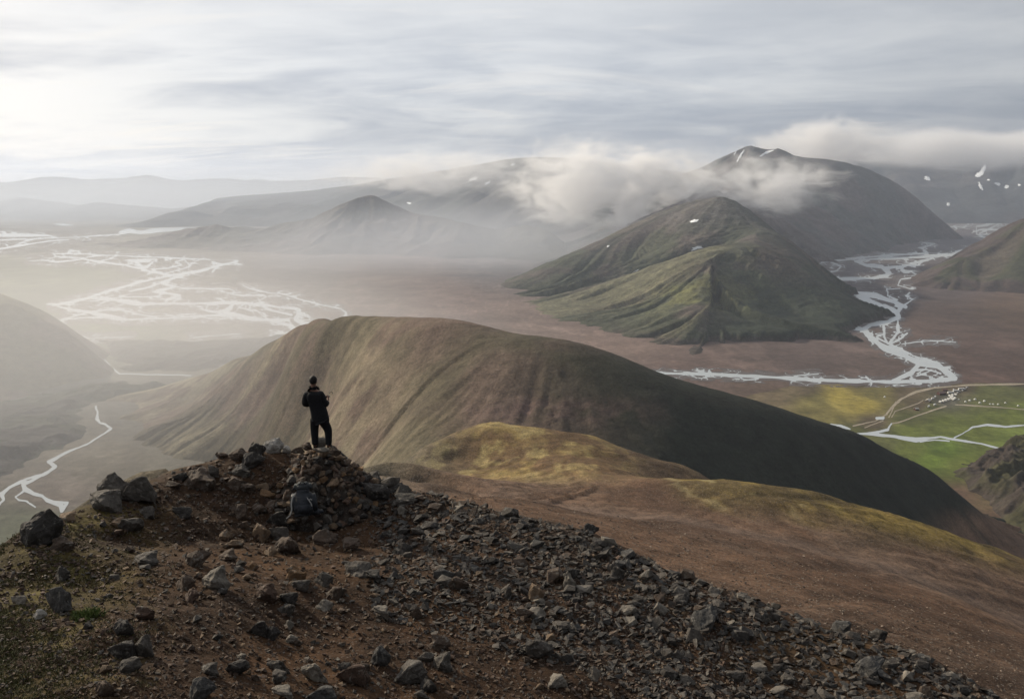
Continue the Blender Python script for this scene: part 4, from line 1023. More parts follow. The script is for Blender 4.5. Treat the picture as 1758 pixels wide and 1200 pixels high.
def reg_slope(r):
    px = r.uniform(650, 1765); py = np.interp(px, [640, 860, 1158, 1400, 1758], [815, 850, 897, 957, 1082]) + r.random()**.7*170
    return (px, py)
scatter('slope_stones', 13000, reg_slope, lambda r, px, py: 1.2 + 4.2*r.random()**3.2, [(.15, .11, .08), (.10, .07, .05), (.19, .15, .115), (.07, .05, .038)], 'scattered stones on the brown slope beyond the crest', 41, (.3, .6), 'near_slope')

# ================================================================== cairn
def make_cairn():
    base, _ = hit('summit_ridge', 548, 862)
    cx, cy = P(548, 800, 19.15)[:2]
    root_z = base.z - .1
    root = empty('cairn', (cx, cy, root_z)); tag(root, 'broad cairn of piled brown stones under the walker', 'cairn')
    top = P(552, 778, 19.2)[2] - root_z
    R0 = 1.42
    def mound(x, y):
        r = math.hypot(x*.92, y*.95); a = math.atan2(y, x)
        rr_ = R0*(1 + .12*math.sin(3*a + 1) + .06*math.sin(7*a))
        t = min(1, r/rr_); k = max(0, 1 - max(0, (t - .22)/.78))
        return top*(k**.85) - .12*t
    # packed heart of the pile
    n = 34; V = []; F = []
    for i in range(n + 1):
        for j in range(n + 1):
            x = (i/n - .5)*3.3; y = (j/n - .5)*3.3
            V.append((x, y, mound(x, y) - .06 + .05*mno.noise(Vector((x*4, y*4, 3))) - (.5 if math.hypot(x, y) > 1.5 else 0)))
    me = mesh_from('rubble_heart', V, grid_faces(n + 1, n + 1), np.tile([.055, .042, .033], (len(V), 1)), smooth=False)
    o = link('rubble_heart', me, M_scree, root); tag(o, kind='stuff')
    r = random.Random(5); placed = []
    tries = 0
    while len(placed) < 235 and tries < 5000:
        tries += 1
        a = r.uniform(0, 6.283); d = R0*1.1*math.sqrt(r.random()); x, y = d*math.cos(a), d*math.sin(a)
        if y > .55: continue
        s = r.uniform(.11, .24) if r.random() < .75 else r.uniform(.22, .33)
        z = mound(x, y)
        if any((x-q[0])**2 + (y-q[1])**2 + (z-q[2])**2 < (.36*(s + q[3]))**2 for q in placed): continue
        placed.append((x, y, z, s))
        st = bpy.data.objects.new('stone', MID[r.randrange(len(MID))] if s < .2 else HERO[r.randrange(len(HERO))]); C.objects.link(st); st.parent = root
        st.location = (x, y, z + s*.04); st.rotation_euler = (r.uniform(-.6, .6), r.uniform(-.6, .6), r.uniform(0, 6.28))
        st.scale = (s*1.15, s*r.uniform(.7, 1.1), s*r.uniform(.55, .95))
        c = TINT[r.choice(('brown','brown','brown','tan','red','grey','ochre','dark'))]; j = r.uniform(1.05, 1.6); st.color = (c[0]*j, c[1]*j, c[2]*j, 1)
    # pale capstones between and beside the walker's feet
    for (px, py, w, h, tint) in ((549, 774, 24, 24, 'pale'), (553, 777, 32, 9, 'pale'), (527, 773, 20, 14, 'brown'), (575, 782, 22, 16, 'brown'), (512, 782, 24, 16, 'brown')):
        loc = Vector(P(px, py - h*.5, 19.15 if h > 20 else 18.7)); s = px_scale(loc)
        st = bpy.data.objects.new('capstone', HERO[r.randrange(len(HERO))]); C.objects.link(st); st.parent = root
        st.location = loc - Vector(root.location); st.scale = (w*s, .25 if w < 30 else .3, h*s); st.rotation_euler = (r.uniform(-.1, .1), r.uniform(-.1, .1), r.uniform(-.2, .2))
        c = TINT[tint]; st.color = (*c, 1)
make_cairn()

# ================================================================== the walker on the cairn
def skin_mesh(name, verts, edges, root=0, sub=2, smooth=True, xform=None):
    me = bpy.data.meshes.new(name); me.from_pydata([v[:3] for v in verts], edges, []); me.update()
    o = bpy.data.objects.new(name, me); C.objects.link(o)
    m = o.modifiers.new('skin', 'SKIN'); m.use_smooth_shade = True; m.branch_smoothing = .6
    for i, v in enumerate(verts):
        sv = me.skin_vertices[0].data[i]; r = v[3]; sv.radius = r if isinstance(r, tuple) else (r, r); sv.use_root = (i == root)
    s = o.modifiers.new('sub', 'SUBSURF'); s.levels = sub; s.render_levels = sub
    dg = bpy.context.evaluated_depsgraph_get(); dg.update()
    new = bpy.data.meshes.new_from_object(o.evaluated_get(dg)); new.name = name
    bpy.data.objects.remove(o); bpy.data.meshes.remove(me)
    for p in new.polygons: p.use_smooth = True
    new.materials.clear()
    return new
def blob(bm, c, s, seg=16, ring=10, rot=None):
    r = bmesh.ops.create_uvsphere(bm, u_segments=seg, v_segments=ring, radius=1)
    mt = Matrix.Translation(c) @ (rot or Matrix.Identity(4)) @ Matrix.Diagonal((*s, 1))
    bmesh.ops.transform(bm, matrix=mt, verts=r['verts']); return r['verts']
M_cloth = plain_mat('dark_jacket_cloth', (.012, .012, .014), .85, .2, .2, 20, .004, 60)
M_trous = plain_mat('dark_trouser_cloth', (.013, .013, .015), .9, .15, .2, 20, .004, 60)
M_skin = plain_mat('skin', (.22, .12, .085), .6, .3, .1, 30)
M_hair = plain_mat('dark_hair', (.010, .008, .007), .7, .3, .3, 60, .004, 150)
M_boot = plain_mat('boot_leather', (.018, .015, .013), .7, .3, .3, 30, .003, 80)
def make_person():
    # local frame: x to the east, y away from the camera, z up, feet at 0
    foot = Vector(P(549, 770, 18.9))
    root = empty('person', foot); tag(root, 'person in dark jacket and trousers standing on the cairn, back turned, holding a controller', 'person')
    hd = (-.085, .035, 1.705)
    V = []; E = []
    def add(p, r, par=None):
        V.append((*p, r)); i = len(V) - 1
        if par is not None: E.append((par, i))
        return i
    pel = add((.02, .0, .90), (.12, .09)); ab = add((-.03, .0, 1.05), (.11, .08), pel); ch = add((-.075, .0, 1.26), (.13, .09), ab); nb = add((-.085, .005, 1.45), (.08, .06), ch)
    nk = add((-.085, .015, 1.54), .055, nb); h1 = add((-.085, .03, 1.62), (.068, .080), nk); h2 = add((-.085, .035, 1.70), (.080, .098), h1); h3 = add((-.085, .03, 1.775), (.066, .078), h2)
    hands = {}
    for s, sh, el, wr, hn in ((-1, (-.26, .0, 1.405), (-.315, -.01, 1.12), (-.06, .27, 1.12), (.03, .32, 1.17)), (1, (.10, .0, 1.40), (.165, .02, 1.11), (.205, .20, 1.17), (.215, .26, 1.235))):
        a = add(sh, .050, nb); b = add(el, .040, a); c = add(wr, .030, b); d = add(hn, (.040, .020), c); hands[s] = (d, Vector(hn))
        # four fingers of different lengths curled round the controller, thumb on top
        ix = -s
        for f, (dz, ln) in enumerate(((.026, .070), (.009, .078), (-.009, .072), (-.026, .058))):
            k1 = add((hn[0] + ix*.028, hn[1] + .035, hn[2] + dz), .0095, d)
            k2 = add((hn[0] + ix*(.030 + ln*.45), hn[1] + .045, hn[2] + dz), .0085, k1)
            add((hn[0] + ix*(.026 + ln*.75), hn[1] + .022, hn[2] + dz*.95), .0075, k2)
        t1 = add((hn[0] + ix*.02, hn[1] - .008, hn[2] + .035), .0105, d); add((hn[0] + ix*.055, hn[1] + .005, hn[2] + .040), .0085, t1)
    legs = (((-.085, .0, .83), (-.115, .03, .47), (-.105, -.01, .09), (-.115, .10, .035)), ((.115, .0, .83), (.225, .05, .46), (.225, -.02, .09), (.255, .09, .035)))
    for (hp, kn, an, toe) in legs:
        a = add(hp, .085, pel); b = add(kn, .058, a); c = add(an, .042, b); add(toe, (.042, .028), c)
    body = skin_mesh('body', V, E, pel, 2)
    bm = bmesh.new(); bm.from_mesh(body)
    blob(bm, (-.085, .128, 1.675), (.012, .020, .018), 10, 8)                     # nose
    for sx in (-1, 1):
        blob(bm, (-.085 + sx*.083, .025, 1.685), (.010, .020, .032), 10, 8)       # ears
        blob(bm, (-.085 + sx*.030, .118, 1.705), (.012, .008, .008), 10, 8)       # eyes
    blob(bm, (-.085, .118, 1.635), (.026, .008, .008), 10, 8)                     # mouth
    bm.to_mesh(body); bm.free()
    link('body', body, M_skin, root)
    # jacket: shoulders, sleeves, hem below the hips
    V = []; E = []
    hem = add((.055, .0, .63), (.235, .180)); hm = add((.055, .0, .72), (.240, .182), hem); w1 = add((.025, .0, .95), (.225, .170), hm); w2 = add((-.035, .0, 1.15), (.235, .170), w1); w3 = add((-.08, .0, 1.33), (.255, .175), w2); w4 = add((-.085, .0, 1.47), (.200, .130), w3); add((-.085, .01, 1.56), (.095, .092), w4)
    for sh, el, wr in (((-.265, .0, 1.395), (-.315, -.01, 1.11), (-.15, .24, 1.095)), ((.105, .0, 1.39), (.185, .0, 1.09), (.205, .17, 1.15))):
        a = add(sh, .108, w3); m1 = add(tuple((Vector(sh) + Vector(el))/2), .098, a); b = add(el, .090, m1); add(wr, .062, b)
    jk = link('jacket', skin_mesh('jacket', V, E, hem, 2), M_cloth, root)
    # stand-up collar with an open corner
    bm = bmesh.new(); ring = 26; vs_ = []
    for i in range(ring + 1):
        a = R(-62) + i/ring*R(304) + R(0) ; ang = a + R(90) + R(0)
        x = math.sin(-a + R(180)); y = math.cos(-a + R(180))
        rr2 = .082 + .030*(abs(i - ring/2)/(ring/2))**3; hh = .075 + .01*math.sin(i)
        vs_.append((bm.verts.new((-.082 + x*.080, .012 + y*.080, 1.50)), bm.verts.new((-.082 + x*rr2*1.12, .012 + y*rr2*1.05, 1.50 + hh)), bm.verts.new((-.082 + x*(rr2*1.12 - .010), .012 + y*(rr2*1.05 - .010), 1.50 + hh)), bm.verts.new((-.082 + x*.068, .012 + y*.068, 1.50))))
    for a, b in zip(vs_[:-1], vs_[1:]):
        for q in range(3): bm.faces.new((a[q], b[q], b[q+1], a[q+1]))
    tipc = bm.verts.new((.065, .05, 1.545)); bm.faces.new((vs_[-1][0], vs_[-1][1], tipc))
    bmesh.ops.recalc_face_normals(bm, faces=bm.faces)
    me = bpy.data.meshes.new('collar'); bm.to_mesh(me); bm.free(); link('collar', me, M_cloth, jk)
    V = []; E = []
    p0 = add((.03, .0, .88), (.21, .155)); 
    for (hp, kn, an, toe) in legs:
        a = add((hp[0]*1.02, 0, hp[2] - .12), (.125, .130), p0); b = add(kn, .105, a); c = add((kn[0]*.4 + an[0]*.6, (kn[1] + an[1])/2, .27), .092, b); add((an[0], an[1], .08), .085, c)
    link('trousers', skin_mesh('trousers', V, E, p0, 2), M_trous, root)
    for (hp, kn, an, toe) in legs:
        V = []; E = []
        a = add((an[0], an[1] - .03, .055), (.050, .045)); b = add((an[0] + (toe[0]-an[0])*.4, an[1] + .07, .045), (.050, .040), a); add((toe[0], toe[1] + .06, .038), (.044, .032), b); add((an[0], an[1], .14), .055, a)
        me = skin_mesh('boot', V, E, 0, 1); link('boot', me, M_boot, root)
    bm = bmesh.new(); blob(bm, (-.085, .018, 1.725), (.094, .108, .112), 24, 16)
    for v in bm.verts:
        d = mno.noise(v.co*26)*.006; v.co += v.co.normalized()*d
        if v.co.y > .10: v.co.y = .10 + (v.co.y - .10)*.3
        if v.co.z < 1.64: v.co.z = 1.64 + (v.co.z - 1.64)*.4
    me = bpy.data.meshes.new('hair'); bm.to_mesh(me); bm.free()
    for p in me.polygons: p.use_smooth = True
    link('hair', me, M_hair, root)
    # the controller in the hands, its loop aerial standing up at the east side
    cr = empty('remote_controller', foot + Vector((.13, .335, 1.235))); tag(cr, 'small dark remote controller held in both hands of the walker', 'controller')
    M_pl = plain_mat('black_plastic', (.02, .02, .022), .5, .4, .1)
    bm = bmesh.new(); r = bmesh.ops.create_cube(bm, size=1); bmesh.ops.scale(bm, vec=(.19, .09, .035), verts=bm.verts); bmesh.ops.bevel(bm, geom=list(bm.edges), offset=.012, segments=2, affect='EDGES')
    me = bpy.data.meshes.new('housing'); bm.to_mesh(me); bm.free(); link('housing', me, M_pl, cr)
    for sx in (-1, 1):
        bm = bmesh.new(); r = bmesh.ops.create_cone(bm, segments=12, radius1=.010, radius2=.007, depth=.022, cap_ends=True); bmesh.ops.translate(bm, vec=(sx*.055, -.01, .026), verts=bm.verts)
        me = bpy.data.meshes.new('stick'); bm.to_mesh(me); bm.free(); link('stick', me, M_pl, cr)
    V = []; F = []; n = 20
    for i in range(n + 1):
        a = R(-30) + i/n*R(250)
        for j in range(6):
            b = j/6*6.283; q = .036 + .007*math.cos(b)
            V.append((.135 + q*math.cos(a), .0 + .007*math.sin(b), .085 + q*math.sin(a)))
    for i in range(n):
        for j in range(6): F.append((i*6 + j, (i+1)*6 + j, (i+1)*6 + (j+1) % 6, i*6 + (j+1) % 6))
    link('handle', mesh_from('handle', V, F), M_pl, cr)
make_person()

# ================================================================== backpack leaning on the cairn
def tube(pts, rad, seg=8):
    P_ = [Vector(p) for p in pts]; V = []; F = []
    for i, p in enumerate(P_):
        t = (P_[min(i+1, len(P_)-1)] - P_[max(i-1, 0)]).normalized(); u = t.cross(Vector((0, 1, .3))).normalized(); w = t.cross(u)
        for j in range(seg):
            a = j/seg*6.283; V.append(tuple(p + u*rad*math.cos(a) + w*rad*math.sin(a)*.5))
    for i in range(len(P_) - 1):
        for j in range(seg): F.append((i*seg + j, i*seg + (j+1) % seg, (i+1)*seg + (j+1) % seg, (i+1)*seg + j))
    return V, F
def make_pack():
    loc = Vector(P(522, 882, 17.55))
    root = empty('backpack', loc, R(8)); tag(root, 'dark backpack with pale straps leaning against the foot of the cairn', 'backpack')
    M_nav = plain_mat('navy_nylon', (.016, .019, .025), .6, .35, .3, 12, .01, 25); M_st = plain_mat('pale_webbing', (.30, .30, .29), .8, .2, .15, 40); M_gy = plain_mat('grey_mesh', (.045, .05, .052), .8, .2, .3, 25, .01, 40)
    def pad(name, c, s, mat, parent, seed, lean=.35):
        bm = bmesh.new(); bmesh.ops.create_cube(bm, size=2); bmesh.ops.bevel(bm, geom=list(bm.edges), offset=.45, segments=3, affect='EDGES'); bmesh.ops.subdivide_edges(bm, edges=list(bm.edges), cuts=1)
        for v in bm.verts:
            v.co += v.co.normalized()*mno.noise(v.co*1.8 + Vector((seed, 0, 0)))*.18
            v.co = Vector((v.co.x*s[0]*(1 - .14*v.co.z), v.co.y*s[1], v.co.z*s[2])); v.co.y += v.co.z*lean; v.co += Vector(c)
        me = bpy.data.meshes.new(name); bm.to_mesh(me); bm.free()
        for p in me.polygons: p.use_smooth = True
        return link(name, me, mat, parent)
    pad('main_bag', (0, 0, .30), (.29, .17, .28), M_nav, root, 1)
    pad('lid', (-.02, .16, .62), (.20, .14, .085), M_gy, root, 2, .1)
    pad('front_pocket', (.02, -.18, .20), (.20, .07, .15), M_nav, root, 3, .25)
    pad('hip_belt', (.24, -.06, .07), (.20, .07, .06), M_nav, root, 4, .1)
    for pts, rad in (([(-.16, .02, .52), (-.22, -.12, .46), (-.245, -.20, .34), (-.235, -.25, .22), (-.27, -.28, .10), (-.36, -.30, .03)], .016), ([(.09, -.10, .45), (.14, -.16, .40), (.19, -.19, .33), (.21, -.20, .26)], .015)):
        V, F = tube(pts, rad); link('strap', mesh_from('strap', V, F), M_st, root)
    V, F = tube([(.16, -.22, .42), (.19, -.23, .45), (.22, -.22, .42)], .016); link('buckle', mesh_from('buckle', V, F), M_st, root)
    bm = bmesh.new()
    V, F = tube([(-.08, .05, .70), (-.04, .02, .77), (.03, .02, .77), (.07, .05, .70)], .014); link('haul_loop', mesh_from('haul_loop', V, F), M_gy, root)
make_pack()

# ================================================================== tufts and moss of the western slope
def grass_mat(name, col):
    m, nt, N, L, b = nmat(name); at = N.new('ShaderNodeAttribute'); at.attribute_name = 'Col'; L.new(at.outputs['Color'], b.inputs['Base Color']); b.inputs['Roughness'].default_value = .8; b.inputs['Specular IOR Level'].default_value = .2; return m
M_gr = grass_mat('moss_blades', None)
def blades(name, spots, rnd, length, cols, label, per=14, spread=.10, kind='stuff', cat=None):
    VV = []; FF = []; CC = []; off = 0
    for loc, k in spots:
        for i in range(per):
            a = rnd.uniform(0, 6.283); d = spread*k*math.sqrt(rnd.random()); p = Vector((loc.x + d*math.cos(a), loc.y + d*math.sin(a), loc.z - .01))
            l = length*k*rnd.uniform(.5, 1.1); w = .004 + .05*l; dr = Vector((rnd.gauss(0, .45) + .5*math.cos(a), rnd.gauss(0, .45) + .5*math.sin(a), 1)).normalized(); sd = dr.cross(Vector((rnd.gauss(0, 1), rnd.gauss(0, 1), 0))).normalized()
            t = p + dr*l + Vector((0, 0, -.15*l)); m = p + dr*l*.55
            VV += [p - sd*w, p + sd*w, m + sd*w*.8, m - sd*w*.8, t]; FF += [(off, off+1, off+2), (off, off+2, off+3), (off+3, off+2, off+4)]; off += 5
            c = np.array(rnd.choice(cols))*rnd.uniform(.7, 1.3); CC += [c]*5
    me = mesh_from(name, [tuple(v) for v in VV], FF, np.array(CC), smooth=False); o = link(name, me, M_gr); tag(o, label, cat, kind=kind); return o
rg = random.Random(19); spots = []
while len(spots) < 2600:
    px = -5 + 330*rg.random()**1.5; py = rg.uniform(895, 1210)
    if px + .25*(py - 1000) > 330*rg.random()**.6: continue
    loc, nor = hit('summit_ridge', px, py)
    if loc is None: continue
    if vnoise(np.array([loc.x*1.3]), np.array([loc.y*1.3]), 5)[0] < .42: continue
    spots.append((loc, rg.uniform(.4, 1.0)))
blades('moss_and_grass', spots, rg, .060, [(.075, .070, .025), (.11, .10, .045), (.05, .055, .02), (.15, .14, .08)], 'short moss and dry grass on the western summit slope', per=11, spread=.09)
loc, _ = hit('summit_ridge', 150, 1058)
pl = empty('tussock', loc); tag(pl, 'bright green tussock beside the western stone pile', 'plant')
sp2 = [(Vector((rg.gauss(0, .09), rg.gauss(0, .06), .02)), rg.uniform(.6, 1.0)) for _ in range(60)]
t = blades('leaves', sp2, rg, .13, [(.09, .125, .035), (.07, .10, .03), (.13, .15, .05)], None, per=10, spread=.06, kind=None); t.parent = pl
for px, py in ((50, 928), (78, 946), (48, 985), (18, 1000), (10, 960), (62, 1125), (75, 1160)):
    loc, _ = hit('summit_ridge', px, py)
    if loc is None: continue
flw = [(hit('summit_ridge', px, py)[0], 1) for px, py in ((50, 930), (55, 927), (78, 948), (74, 944), (20, 1002), (26, 1006), (60, 1127), (64, 1130), (70, 935), (84, 941))]
blades('white_lichen', [f for f in flw if f[0] is not None], rg, .03, [(.45, .44, .40), (.36, .35, .30)], 'white lichen specks in the western moss', per=20, spread=.06)

# ================================================================== snow patches
M_snow = plain_mat('old_snow', (.78, .80, .82), .6, .3, .06, .05)
def snow(tree, px, py, rx, ry, rot, seed, label):
    r = random.Random(seed); n = 22; ringp = []
    for i in range(n):
        a = i/n*6.283; k = 1 + .32*math.sin(2*a + r.uniform(0, 6)) * r.uniform(.4, 1) + r.uniform(-.15, .15)
        x = rx*k*math.cos(a); y = ry*k*math.sin(a); ringp.append((px + x*math.cos(rot) - y*math.sin(rot), py + x*math.sin(rot) + y*math.cos(rot)))
    pts = [(px, py)] + [(px + (x - px)*.5, py + (y - py)*.5) for x, y in ringp] + ringp
    V = []
    d0 = None
    for i, (x, y) in enumerate(pts):
        loc, nor = hit(tree, x, y)
        if loc is None or (d0 is not None and abs(loc.y - d0) > 160): loc, nor = (Vector(V[0]) if V else None), None
        if loc is None: return None
        if d0 is None: d0 = loc.y
        lift = (1.6, 1.2, .15)[0 if i == 0 else (1 if i <= n else 2)]*d0/3000
        V.append(tuple(loc + Vector((0, -.5, .8))*lift))
    F = [(0, 1 + i, 1 + (i+1) % n) for i in range(n)]
    for i in range(n):
        a, b = 1 + i, 1 + (i+1) % n; F += [(a, a + n, b + n), (a, b + n, b)]
    o = link('snow_patch', mesh_from('snow_patch', V, F), M_snow); tag(o, label, 'snow patch', 'snow patches on the mountains'); return o
for k, a in enumerate([('green_mountain',1197,428,10,5,-.3,'largest snow patch, on the upper flank of the green mountain'),('green_mountain',1191,380,7,2.6,-.2,'flat snow patch near the top of the green mountain'),('green_mountain',1044,423,2.2,1.5,-.5,'tiny snow patch on the western ridge of the green mountain'),
    ('green_mountain',1090,467,9,1.1,-.5,'thin snow streak in a gully of the green mountain'),
    ('high_range',1270,270,14,2.0,-1.0,'long snow streak falling from the cloud-wrapped peak'),('high_range',1318,262,15,2.2,-.45,'snow streak along the notch beside the cloud-wrapped peak'),
    ('high_range',1262,263,4,1.2,-1.1,'short snow streak just west of the summit streak'),
    ('snowy_range',1688,292,4,8,.3,'tall branching snow patch high on the eastern wall'),('snowy_range',1681,300,7,4,-.5,'broad snow patch left of the branching one on the eastern wall'),('snowy_range',1683,320,8,2.5,1.0,'slanting snow streak below the broad patch on the eastern wall'),
    ('snowy_range',1712,316,5,2.5,.2,'small snow patch in the middle of the eastern wall'),('snowy_range',1728,321,4,3,0,'round snow patch at the right of the eastern wall'),('snowy_range',1592,307,5,3.5,.5,'lone snow patch on the western part of the eastern wall'),
    ('snowy_range',1697,309,2.5,1.5,0,'dot of snow between the slanting streak and the round patch'),('snowy_range',1628,351,3,3,0,'lone low snow patch above the valley head'),('snowy_range',1750,318,2.5,1.8,0,'snow dot near the right end of the eastern wall'),
    ('plateau_mountain',812,308,8,2.6,-.3,'snow patch under the edge of the flat-topped mountain'),('plateau_mountain',837,314,5,2,-.5,'second snow patch right under the edge of the flat-topped mountain'),('plateau_mountain',702,349,4,1.6,.2,'small snow patch low on the flat-topped mountain'),('plateau_mountain',880,283,4,1.3,-.4,'thin snow patch at the top of the flat-topped mountain')]):
    snow(a[0], *a[1:6], 70 + k, a[6])

# ================================================================== the camp by the river: huts, parked vehicles, tents
def M4(*v): return Matrix.Translation(v)
def part_mesh(name, verts, faces, mat, parent, smooth=False):
    me = bpy.data.meshes.new(name); me.from_pydata(verts, [], faces); me.update(); return link(name, me, mat, parent)
M_hutw = plain_mat('hut_cladding', (.30, .25, .19), .8, .2, .15, .8); M_hutd = plain_mat('dark_red_cladding', (.085, .040, .032), .8, .2, .2, .8); M_roofp = plain_mat('pale_metal_roof', (.50, .46, .40), .5, .4, .08, .5); M_roofd = plain_mat('brown_roof', (.20, .13, .11), .7, .2, .15, .5)
M_glass = plain_mat('dark_glass', (.02, .022, .025), .2, .5, .1); M_tyre = plain_mat('tyre_rubber', (.015, .015, .015), .9, .1, .1)
def hut(px, py, L_, Wd, H, rz, wall, roof, label):
    x, y, z = G(px, py, .2); root = empty('hut', (x, y, z), rz); tag(root, label, 'hut')
    a, b = L_/2, Wd/2; h = H*.6
    part_mesh('wall', [(-a,-b,0),(a,-b,0),(a,b,0),(-a,b,0),(-a,-b,h),(a,-b,h),(a,b,h),(-a,b,h),(-a,0,H),(a,0,H)], [(0,1,5,4),(1,2,6,9,5),(2,3,7,6),(3,0,4,8,7),(0,3,2,1)], wall, root)
    e = .4; t = .18; hz = h - .2
    part_mesh('roof', [(-a-e,-b-e,hz),(a+e,-b-e,hz),(a+e,0,H+.05),(-a-e,0,H+.05),(a+e,b+e,hz),(-a-e,b+e,hz),(-a-e,-b-e,hz+t),(a+e,-b-e,hz+t),(a+e,0,H+.05+t),(-a-e,0,H+.05+t),(a+e,b+e,hz+t),(-a-e,b+e,hz+t)],
              [(0,3,2,1),(3,5,4,2),(6,7,8,9),(9,8,10,11),(0,1,7,6),(4,5,11,10),(1,2,8,7),(2,4,10,8),(5,3,9,11),(3,0,6,9)], roof, root)
    for k in range(max(2, int(L_/3))):
        xx = -a + (k + .5)*L_/max(2, int(L_/3)); w = part_mesh('window', [(xx-.5,-b-.06,.9),(xx+.5,-b-.06,.9),(xx+.5,-b-.06,1.7),(xx-.5,-b-.06,1.7),(xx-.5,-b+.02,.9),(xx+.5,-b+.02,.9),(xx+.5,-b+.02,1.7),(xx-.5,-b+.02,1.7)], [(0,1,2,3),(0,4,5,1),(3,2,6,7),(1,5,6,2),(0,3,7,4)], M_glass, root)
    part_mesh('door', [(a+.05,-.5,0),(a+.05,.5,0),(a+.05,.5,2),(a+.05,-.5,2),(a-.02,-.5,0),(a-.02,.5,0),(a-.02,.5,2),(a-.02,-.5,2)], [(0,1,2,3),(0,3,7,4),(1,5,6,2),(3,2,6,7)], roof, root)
hut(1616, 677, 13, 8, 5, R(15), M_hutd, M_roofd, 'dark red mountain hut beside the parked vehicles')
hut(1593, 690, 11, 7, 5, R(50), M_hutw, M_roofp, 'pale hut with light roof at the western end of the camp')
hut(1573, 704, 6, 5, 4.2, R(10), M_hutd, M_roofp, 'small dark hut with white roof on the grass below the camp')
hut(1622, 671, 7, 5, 4, R(-10), M_hutd, M_roofd, 'small brown hut behind the dark red hut')
def wheel_mesh():
    bm = bmesh.new(); bmesh.ops.create_cone(bm, segments=12, radius1=.38, radius2=.38, depth=.24, cap_ends=True); bmesh.ops.rotate(bm, matrix=Matrix.Rotation(R(90), 3, 'X'), verts=bm.verts)
    me = bpy.data.meshes.new('wheel'); bm.to_mesh(me); bm.free(); me.materials.append(M_tyre); return me
WH = wheel_mesh()
def prof_mesh(name, prof, hw, mat):
    n = len(prof); V = [(x, -hw, z) for x, z in prof] + [(x, hw, z) for x, z in prof]
    F = [tuple(range(n)), tuple(range(2*n - 1, n - 1, -1))] + [(i, i + n, (i+1) % n + n, (i+1) % n) for i in range(n)]
    bm = bmesh.new(); vv = [bm.verts.new(v) for v in V]
    for f in F: bm.faces.new([vv[i] for i in f])
    bmesh.ops.recalc_face_normals(bm, faces=bm.faces); bmesh.ops.bevel(bm, geom=list(bm.edges), offset=.07, segments=1, affect='EDGES')
    me = bpy.data.meshes.new(name); bm.to_mesh(me); bm.free(); me.materials.append(mat); return me
def paint(n, c): return plain_mat(n, c, .35, .5, .05, .5)
KIND = {}
for kind, prof, hw, winp, axles, cols in (
    ('camper_van', [(-2.9,.35),(2.8,.35),(2.9,.9),(2.3,1.3),(1.7,2.1),(1.9,2.9),(-2.9,2.9)], 1.05, [(2.28,1.33),(1.72,2.05)], (-1.8, 1.9), (.72, .72, .70)),
    ('bus', [(-5.4,.4),(5.4,.4),(5.5,1.2),(5.2,3.2),(-5.4,3.2)], 1.25, [(5.47,1.4),(5.26,2.9)], (-3.4, 3.6), (.70, .70, .68)),
    ('car', [(-2.2,.35),(2.2,.35),(2.25,.9),(1.2,1.05),(.6,1.65),(-1.8,1.7),(-2.25,1.0)], .92, [(1.2,1.06),(.62,1.62)], (-1.35, 1.4), (.50, .51, .52))):
    KIND[kind] = (prof_mesh('body', prof, hw, paint(kind + '_paint', cols)), winp, hw, axles)
def vehicle(kind, px, py, rz, label, grp):
    body, winp, hw, axles = KIND[kind]; x, y, z = G(px, py, .42); root = empty(kind, (x, y, z), rz); tag(root, label, kind.replace('_', ' ').replace('camper van', 'camper'), grp)
    o = bpy.data.objects.new('body', body); C.objects.link(o); o.parent = root
    if kind not in WIN:
        (x0, z0), (x1, z1) = winp; w = hw*.85; nx, nz = (z1 - z0), -(x1 - x0); l = math.hypot(nx, nz); ox, oz = .03*nx/l, .03*nz/l
        me = bpy.data.meshes.new('windscreen'); me.from_pydata([(x0+ox,-w,z0+oz),(x0+ox,w,z0+oz),(x1+ox,w,z1+oz),(x1+ox,-w,z1+oz),(x0-ox,-w,z0-oz),(x0-ox,w,z0-oz),(x1-ox,w,z1-oz),(x1-ox,-w,z1-oz)], [], [(0,1,2,3),(0,4,5,1),(2,6,7,3),(1,5,6,2),(0,3,7,4)]); me.materials.append(M_glass)
        zt = {'camper_van': (1.5, 2.1), 'bus': (1.6, 2.6), 'car': (1.1, 1.5)}[kind]; xt = {'camper_van': (-1.8, 1.3), 'bus': (-5, 5), 'car': (-1.6, .5)}[kind]
        side = []
        for s in (-1, 1):
            yy = s*(hw + .015); y2 = s*(hw - .02); m2 = bpy.data.meshes.new('side_window'); m2.from_pydata([(xt[0],yy,zt[0]),(xt[1],yy,zt[0]),(xt[1],yy,zt[1]),(xt[0],yy,zt[1]),(xt[0],y2,zt[0]),(xt[1],y2,zt[0]),(xt[1],y2,zt[1]),(xt[0],y2,zt[1])], [], [(0,1,2,3),(0,4,5,1),(1,5,6,2),(2,6,7,3),(3,7,4,0)]); m2.materials.append(M_glass); side.append(m2)
        WIN[kind] = (me, side)
    me, side = WIN[kind]
    for nm, m_ in (('windscreen', me), ('side_window', side[0]), ('side_window', side[1])):
        o = bpy.data.objects.new(nm, m_); C.objects.link(o); o.parent = root
    for ax in axles:
        for s in (-1, 1):
            o = bpy.data.objects.new('wheel', WH); C.objects.link(o); o.parent = root; o.location = (ax, s*(hw - .1), .38)
WIN = {}
rv = random.Random(3)
NTH = ('first', 'second', 'third', 'fourth', 'fifth', 'sixth', 'seventh', 'eighth', 'ninth', 'tenth', 'eleventh', 'twelfth')
row = [(1614,691),(1619,689.5),(1623.5,688),(1628,686.5),(1632,685),(1636,686.8),(1639,684.8),(1634,682.6),(1630,680.6),(1635,679.4),(1640,678.4)]
